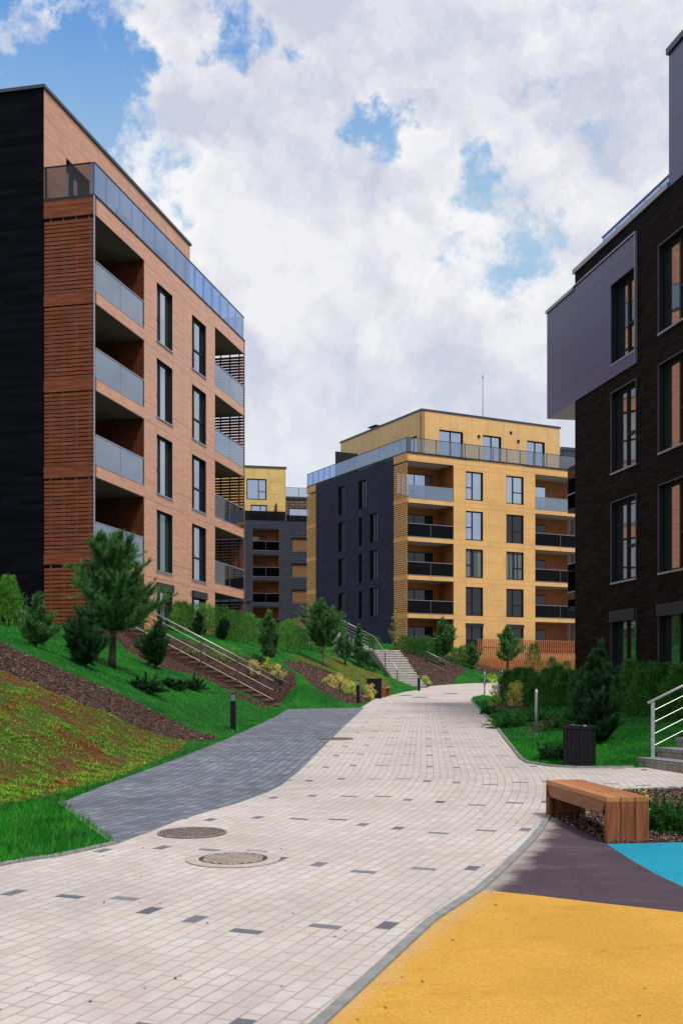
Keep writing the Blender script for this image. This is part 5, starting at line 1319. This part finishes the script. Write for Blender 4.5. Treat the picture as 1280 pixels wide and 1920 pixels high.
for i, (px, Y, w_, h_, m, lab) in enumerate(((619, 43.6, .62, .46, N_yell, 'small yellow shrub at the left end of the mulch patch bottom'), (638, 43.3, .95, .72, N_yell, 'largest yellow shrub at the foot of the mulch patch, left of the bollard light'),
        (655, 43.9, .8, .6, N_yell2, 'lime shrub between the largest yellow shrub and the bollard light'), (690, 45.2, .75, .72, N_yell, 'yellow shrub between the bollard light and the low bin'))):
    bush(px, Y, w_, h_, 90+i, m, lab, 900, .05)
bush(712, 71.5, 1.3, .8, 101, N_yell2, 'lime bush at the top of the pale stone stairs', 700, .11)
bush(733, 75, 1.8, .85, 102, N_yell, 'wide yellow bush against the foot of the slate-blue wall', 900, .12)
bush(598, 58.5, 1.7, .55, 103, N_green, 'bright green low plant right of the broad pine trunk', 500, .10)
bush(633, 60, 1.5, .6, 104, N_green, 'bright green low plant left of the narrow pine', 500, .10)
bush(761, 72.8, .9, .95, 105, N_yell2, 'upright lime shrub on the mulch beside the pale stairs', 380, .11, shape='column')
bush(778, 71.5, .75, .6, 106, N_dkgreen, 'round dark shrub on the mulch just right of the lime one', 420, .09)
bush(797, 69.6, .85, .62, 107, N_yell2, 'small yellow-green shrub low on the mulch bank by the path', 380, .09)
bush(728, 73.5, .9, .7, 108, N_dkgreen, 'dark round shrub beside the head of the pale stone stairs', 400, .1)
bush(774, 68.6, .6, .45, 109, N_dkgreen, 'dark low shrub at the foot of the mulch bank beside the bollard', 300, .08)
bush(692, 60.5, 1.1, .5, 110, N_dkgreen, 'dark green low shrub left of the pale stairs railing', 420, .08)
bush(905, 79, 1.0, .45, 111, N_dkgreen, 'round dark shrub at the left end of the fence planting', 350, .1)
bush(968, 78, 1.3, .6, 112, N_green, 'light green shrub at the foot of the tall fence pine', 420, .1)
bush(1020, 79, 1.6, .55, 113, N_green, 'light green low plants right of the pointed conifer', 420, .1)
bush(918, 80, 1.0, .8, 114, N_yell2, 'pale lime shrub behind the tall fence pine', 300, .1)
# bamboo-like thin shrub by the corner of the ochre block
rb = shrub(120, .95, 2.7, 420, .15, 26, shape='column', clr=.22, stems=14)
plant('tall_thin_shrub', rb, (xyY(740, 84)[0], 84, CAMZ+(1280-1211)/2100*84), N_bamboo, 'tall thin yellowish shrub at the corner of the ochre block', 'shrub', None, mstem=M_stem, leafname='foliage', stemname='stems')
# --- shrub belt along the top of the left bank
GB = 'evergreen shrubs along the foot of the orange and slate blocks'
pr = [plant('hedge_shrub', thuja(130+i, 1.25, 1.35, 750, .085, .35), xyY(340, 47+i*.5), (N_thuja, N_dkgreen, N_green)[i], 'feathery green shrub in the belt on top of the left bank', 'hedge shrub', GB) for i in range(3)]
rg3 = random.Random(9)
k = 0
for px, Y in [(352,44.5),(366,45.6),(382,44.6),(398,46.5),(412,45),(427,48),(441,47),(455,50),(468,49),(482,52),(522,53),(536,52),(550,55),(562,54),(574,58),(586,57),(510,55),(336,46.5),(432,52),(474,55),(545,60),(700,78),(688,80)]:
    lc = xyY(px+rg3.uniform(-4, 4), Y); again(pr[k % 3], lc, rg3.uniform(0, 6), rg3.uniform(.8, 1.12), 'feathery green shrub in the belt on top of the left bank', GB); k += 1
tree_at(372, 1200, 1146, 16, 141, N_pined, 'dark narrow pine rising from the shrub belt under the ground-floor window', cb=.05, per=26, up=.8, Y=44)
tree_at(418, 1205, 1160, 22, 142, N_pined, 'dark pine in the shrub belt below the lowest slatted balcony', cb=.05, per=26, up=.8, Y=44.5)
GC = 'low evergreens at the foot of the ochre block'
pc = plant('low_evergreen', thuja(150, 1.5, 1.2, 520, .13, .35), xyY(779, 86), N_dkgreen, 'low dark evergreen along the foot of the ochre facade', 'low evergreen', GC)
for px, Y in [(792,84),(806,85),(820,86),(845,87),(858,86),(870,88),(768,84),(812,82),(756,86),(880,87),(800,88)]: again(pc, xyY(px, Y), rg3.uniform(0, 6), rg3.uniform(.75, 1.15), 'low dark evergreen along the foot of the ochre facade', GC)
# --- hedge in front of the brick block
GD = 'upright conifers forming the dark hedge by the brick block'
hp = [plant('hedge_conifer', thuja(160+i, .95, 1.12, 1150, .10, .60), (6.55, 43.6, tz(6.55, 43.6)-.05), (N_thuja, N_dkgreen, N_thuja)[i], 'upright feathery conifer in the dark hedge before the brick block', 'hedge conifer', GD) for i in range(3)]
hp[1].location = (7.15, 43.0, tz(7.15, 43)-.05); hp[2].location = (6.3, 42.5, tz(6.3, 42.5)-.05)
n = 34
for i in range(n):
    s_ = i/(n-1); Y = 42.0-19.5*s_; X = 6.35+.055*(42-Y)+(.35 if i % 2 else 0)+rg3.uniform(-.1, .1)
    again(hp[i % 3], (X, Y, tz(X, Y)-.05), rg3.uniform(0, 6), (1.0, 1.0, rg3.uniform(.72, 1.16)), 'upright feathery conifer in the dark hedge before the brick block', GD)
def bl_pt(root, u, v, z): return root.matrix_basis @ Vector((u, v, z))
for (u, v, z, rz_, lab) in ((1.2, .9, 16.6, .6, 'dark folding chair on the top left balcony of the ochre block'), (14.2, 1.0, 13.5, 1.4, 'dark folding chair behind the smoked balcony glass on the right of the ochre block'), (1.3, 13.0, 20.28, 2.2, 'dark lounge chair on the roof terrace corner of the ochre block')):
    p = bl_pt(bm_, u, v, z); r = empty('balcony_chair', p, rz_, lab, 'chair')
    b = MB(); b.box(-.25, .25, -.25, .25, .43, .47); b.build('seat', M_black, r)
    b = MB(); b.box(-.25, .25, .23, .27, .47, .95); b.build('backrest', M_black, r)
    for sx_ in (-.22, .22):
        for sy_ in (-.22, .22): b = MB(); b.box(sx_-.02, sx_+.02, sy_-.02, sy_+.02, 0, .43); b.build('leg', M_black, r)
for (u, v, z, w_, h_, lab) in ((16.3, .75, 16.6, .9, 1.25, 'dark potted shrub behind the top right balcony glass of the ochre block'), (2.2, .6, 16.6, .4, .7, 'small potted plant behind the top left balcony glass of the ochre block')):
    p = bl_pt(bm_, u, v, z); r = empty('potted_plant', p, 0, lab, 'potted plant')
    b = MB(); b.tube([(0, 0, 0), (0, 0, .3)], [.13, .18], 12); b.build('pot', M_black, r)
    tr, tris = shrub(int(u*10), w_, h_, 240, .12, 12, shape='dome'); trimesh('foliage', tris+np.array([0, 0, .25]), N_pined, r)
# ============================================================ FALLEN BITS
P_ = []
for _ in range(130):
    Y = random.Random(_*3).uniform(5.2, 16); X = random.Random(_*7+1).uniform(-.3*Y, .31*Y); P_.append((X, Y, base(Y)+.006))
P_ = np.array(P_); n = len(P_); a = rn.random(n)*6.283; L_ = rn.uniform(.005, .016, n)
e = np.stack([np.cos(a), np.sin(a), .2+0*a], 1)*L_[:, None]; f_ = np.stack([-np.sin(a), np.cos(a), .1+0*a], 1)*L_[:, None]*.55
trimesh('fallen_debris', np.concatenate([np.stack([P_-e, P_+f_, P_+e], 1), np.stack([P_-e, P_+e, P_-f_], 1)]), plain('dry debris', (.05, .03, .02), .9))['kind'] = 'stuff'
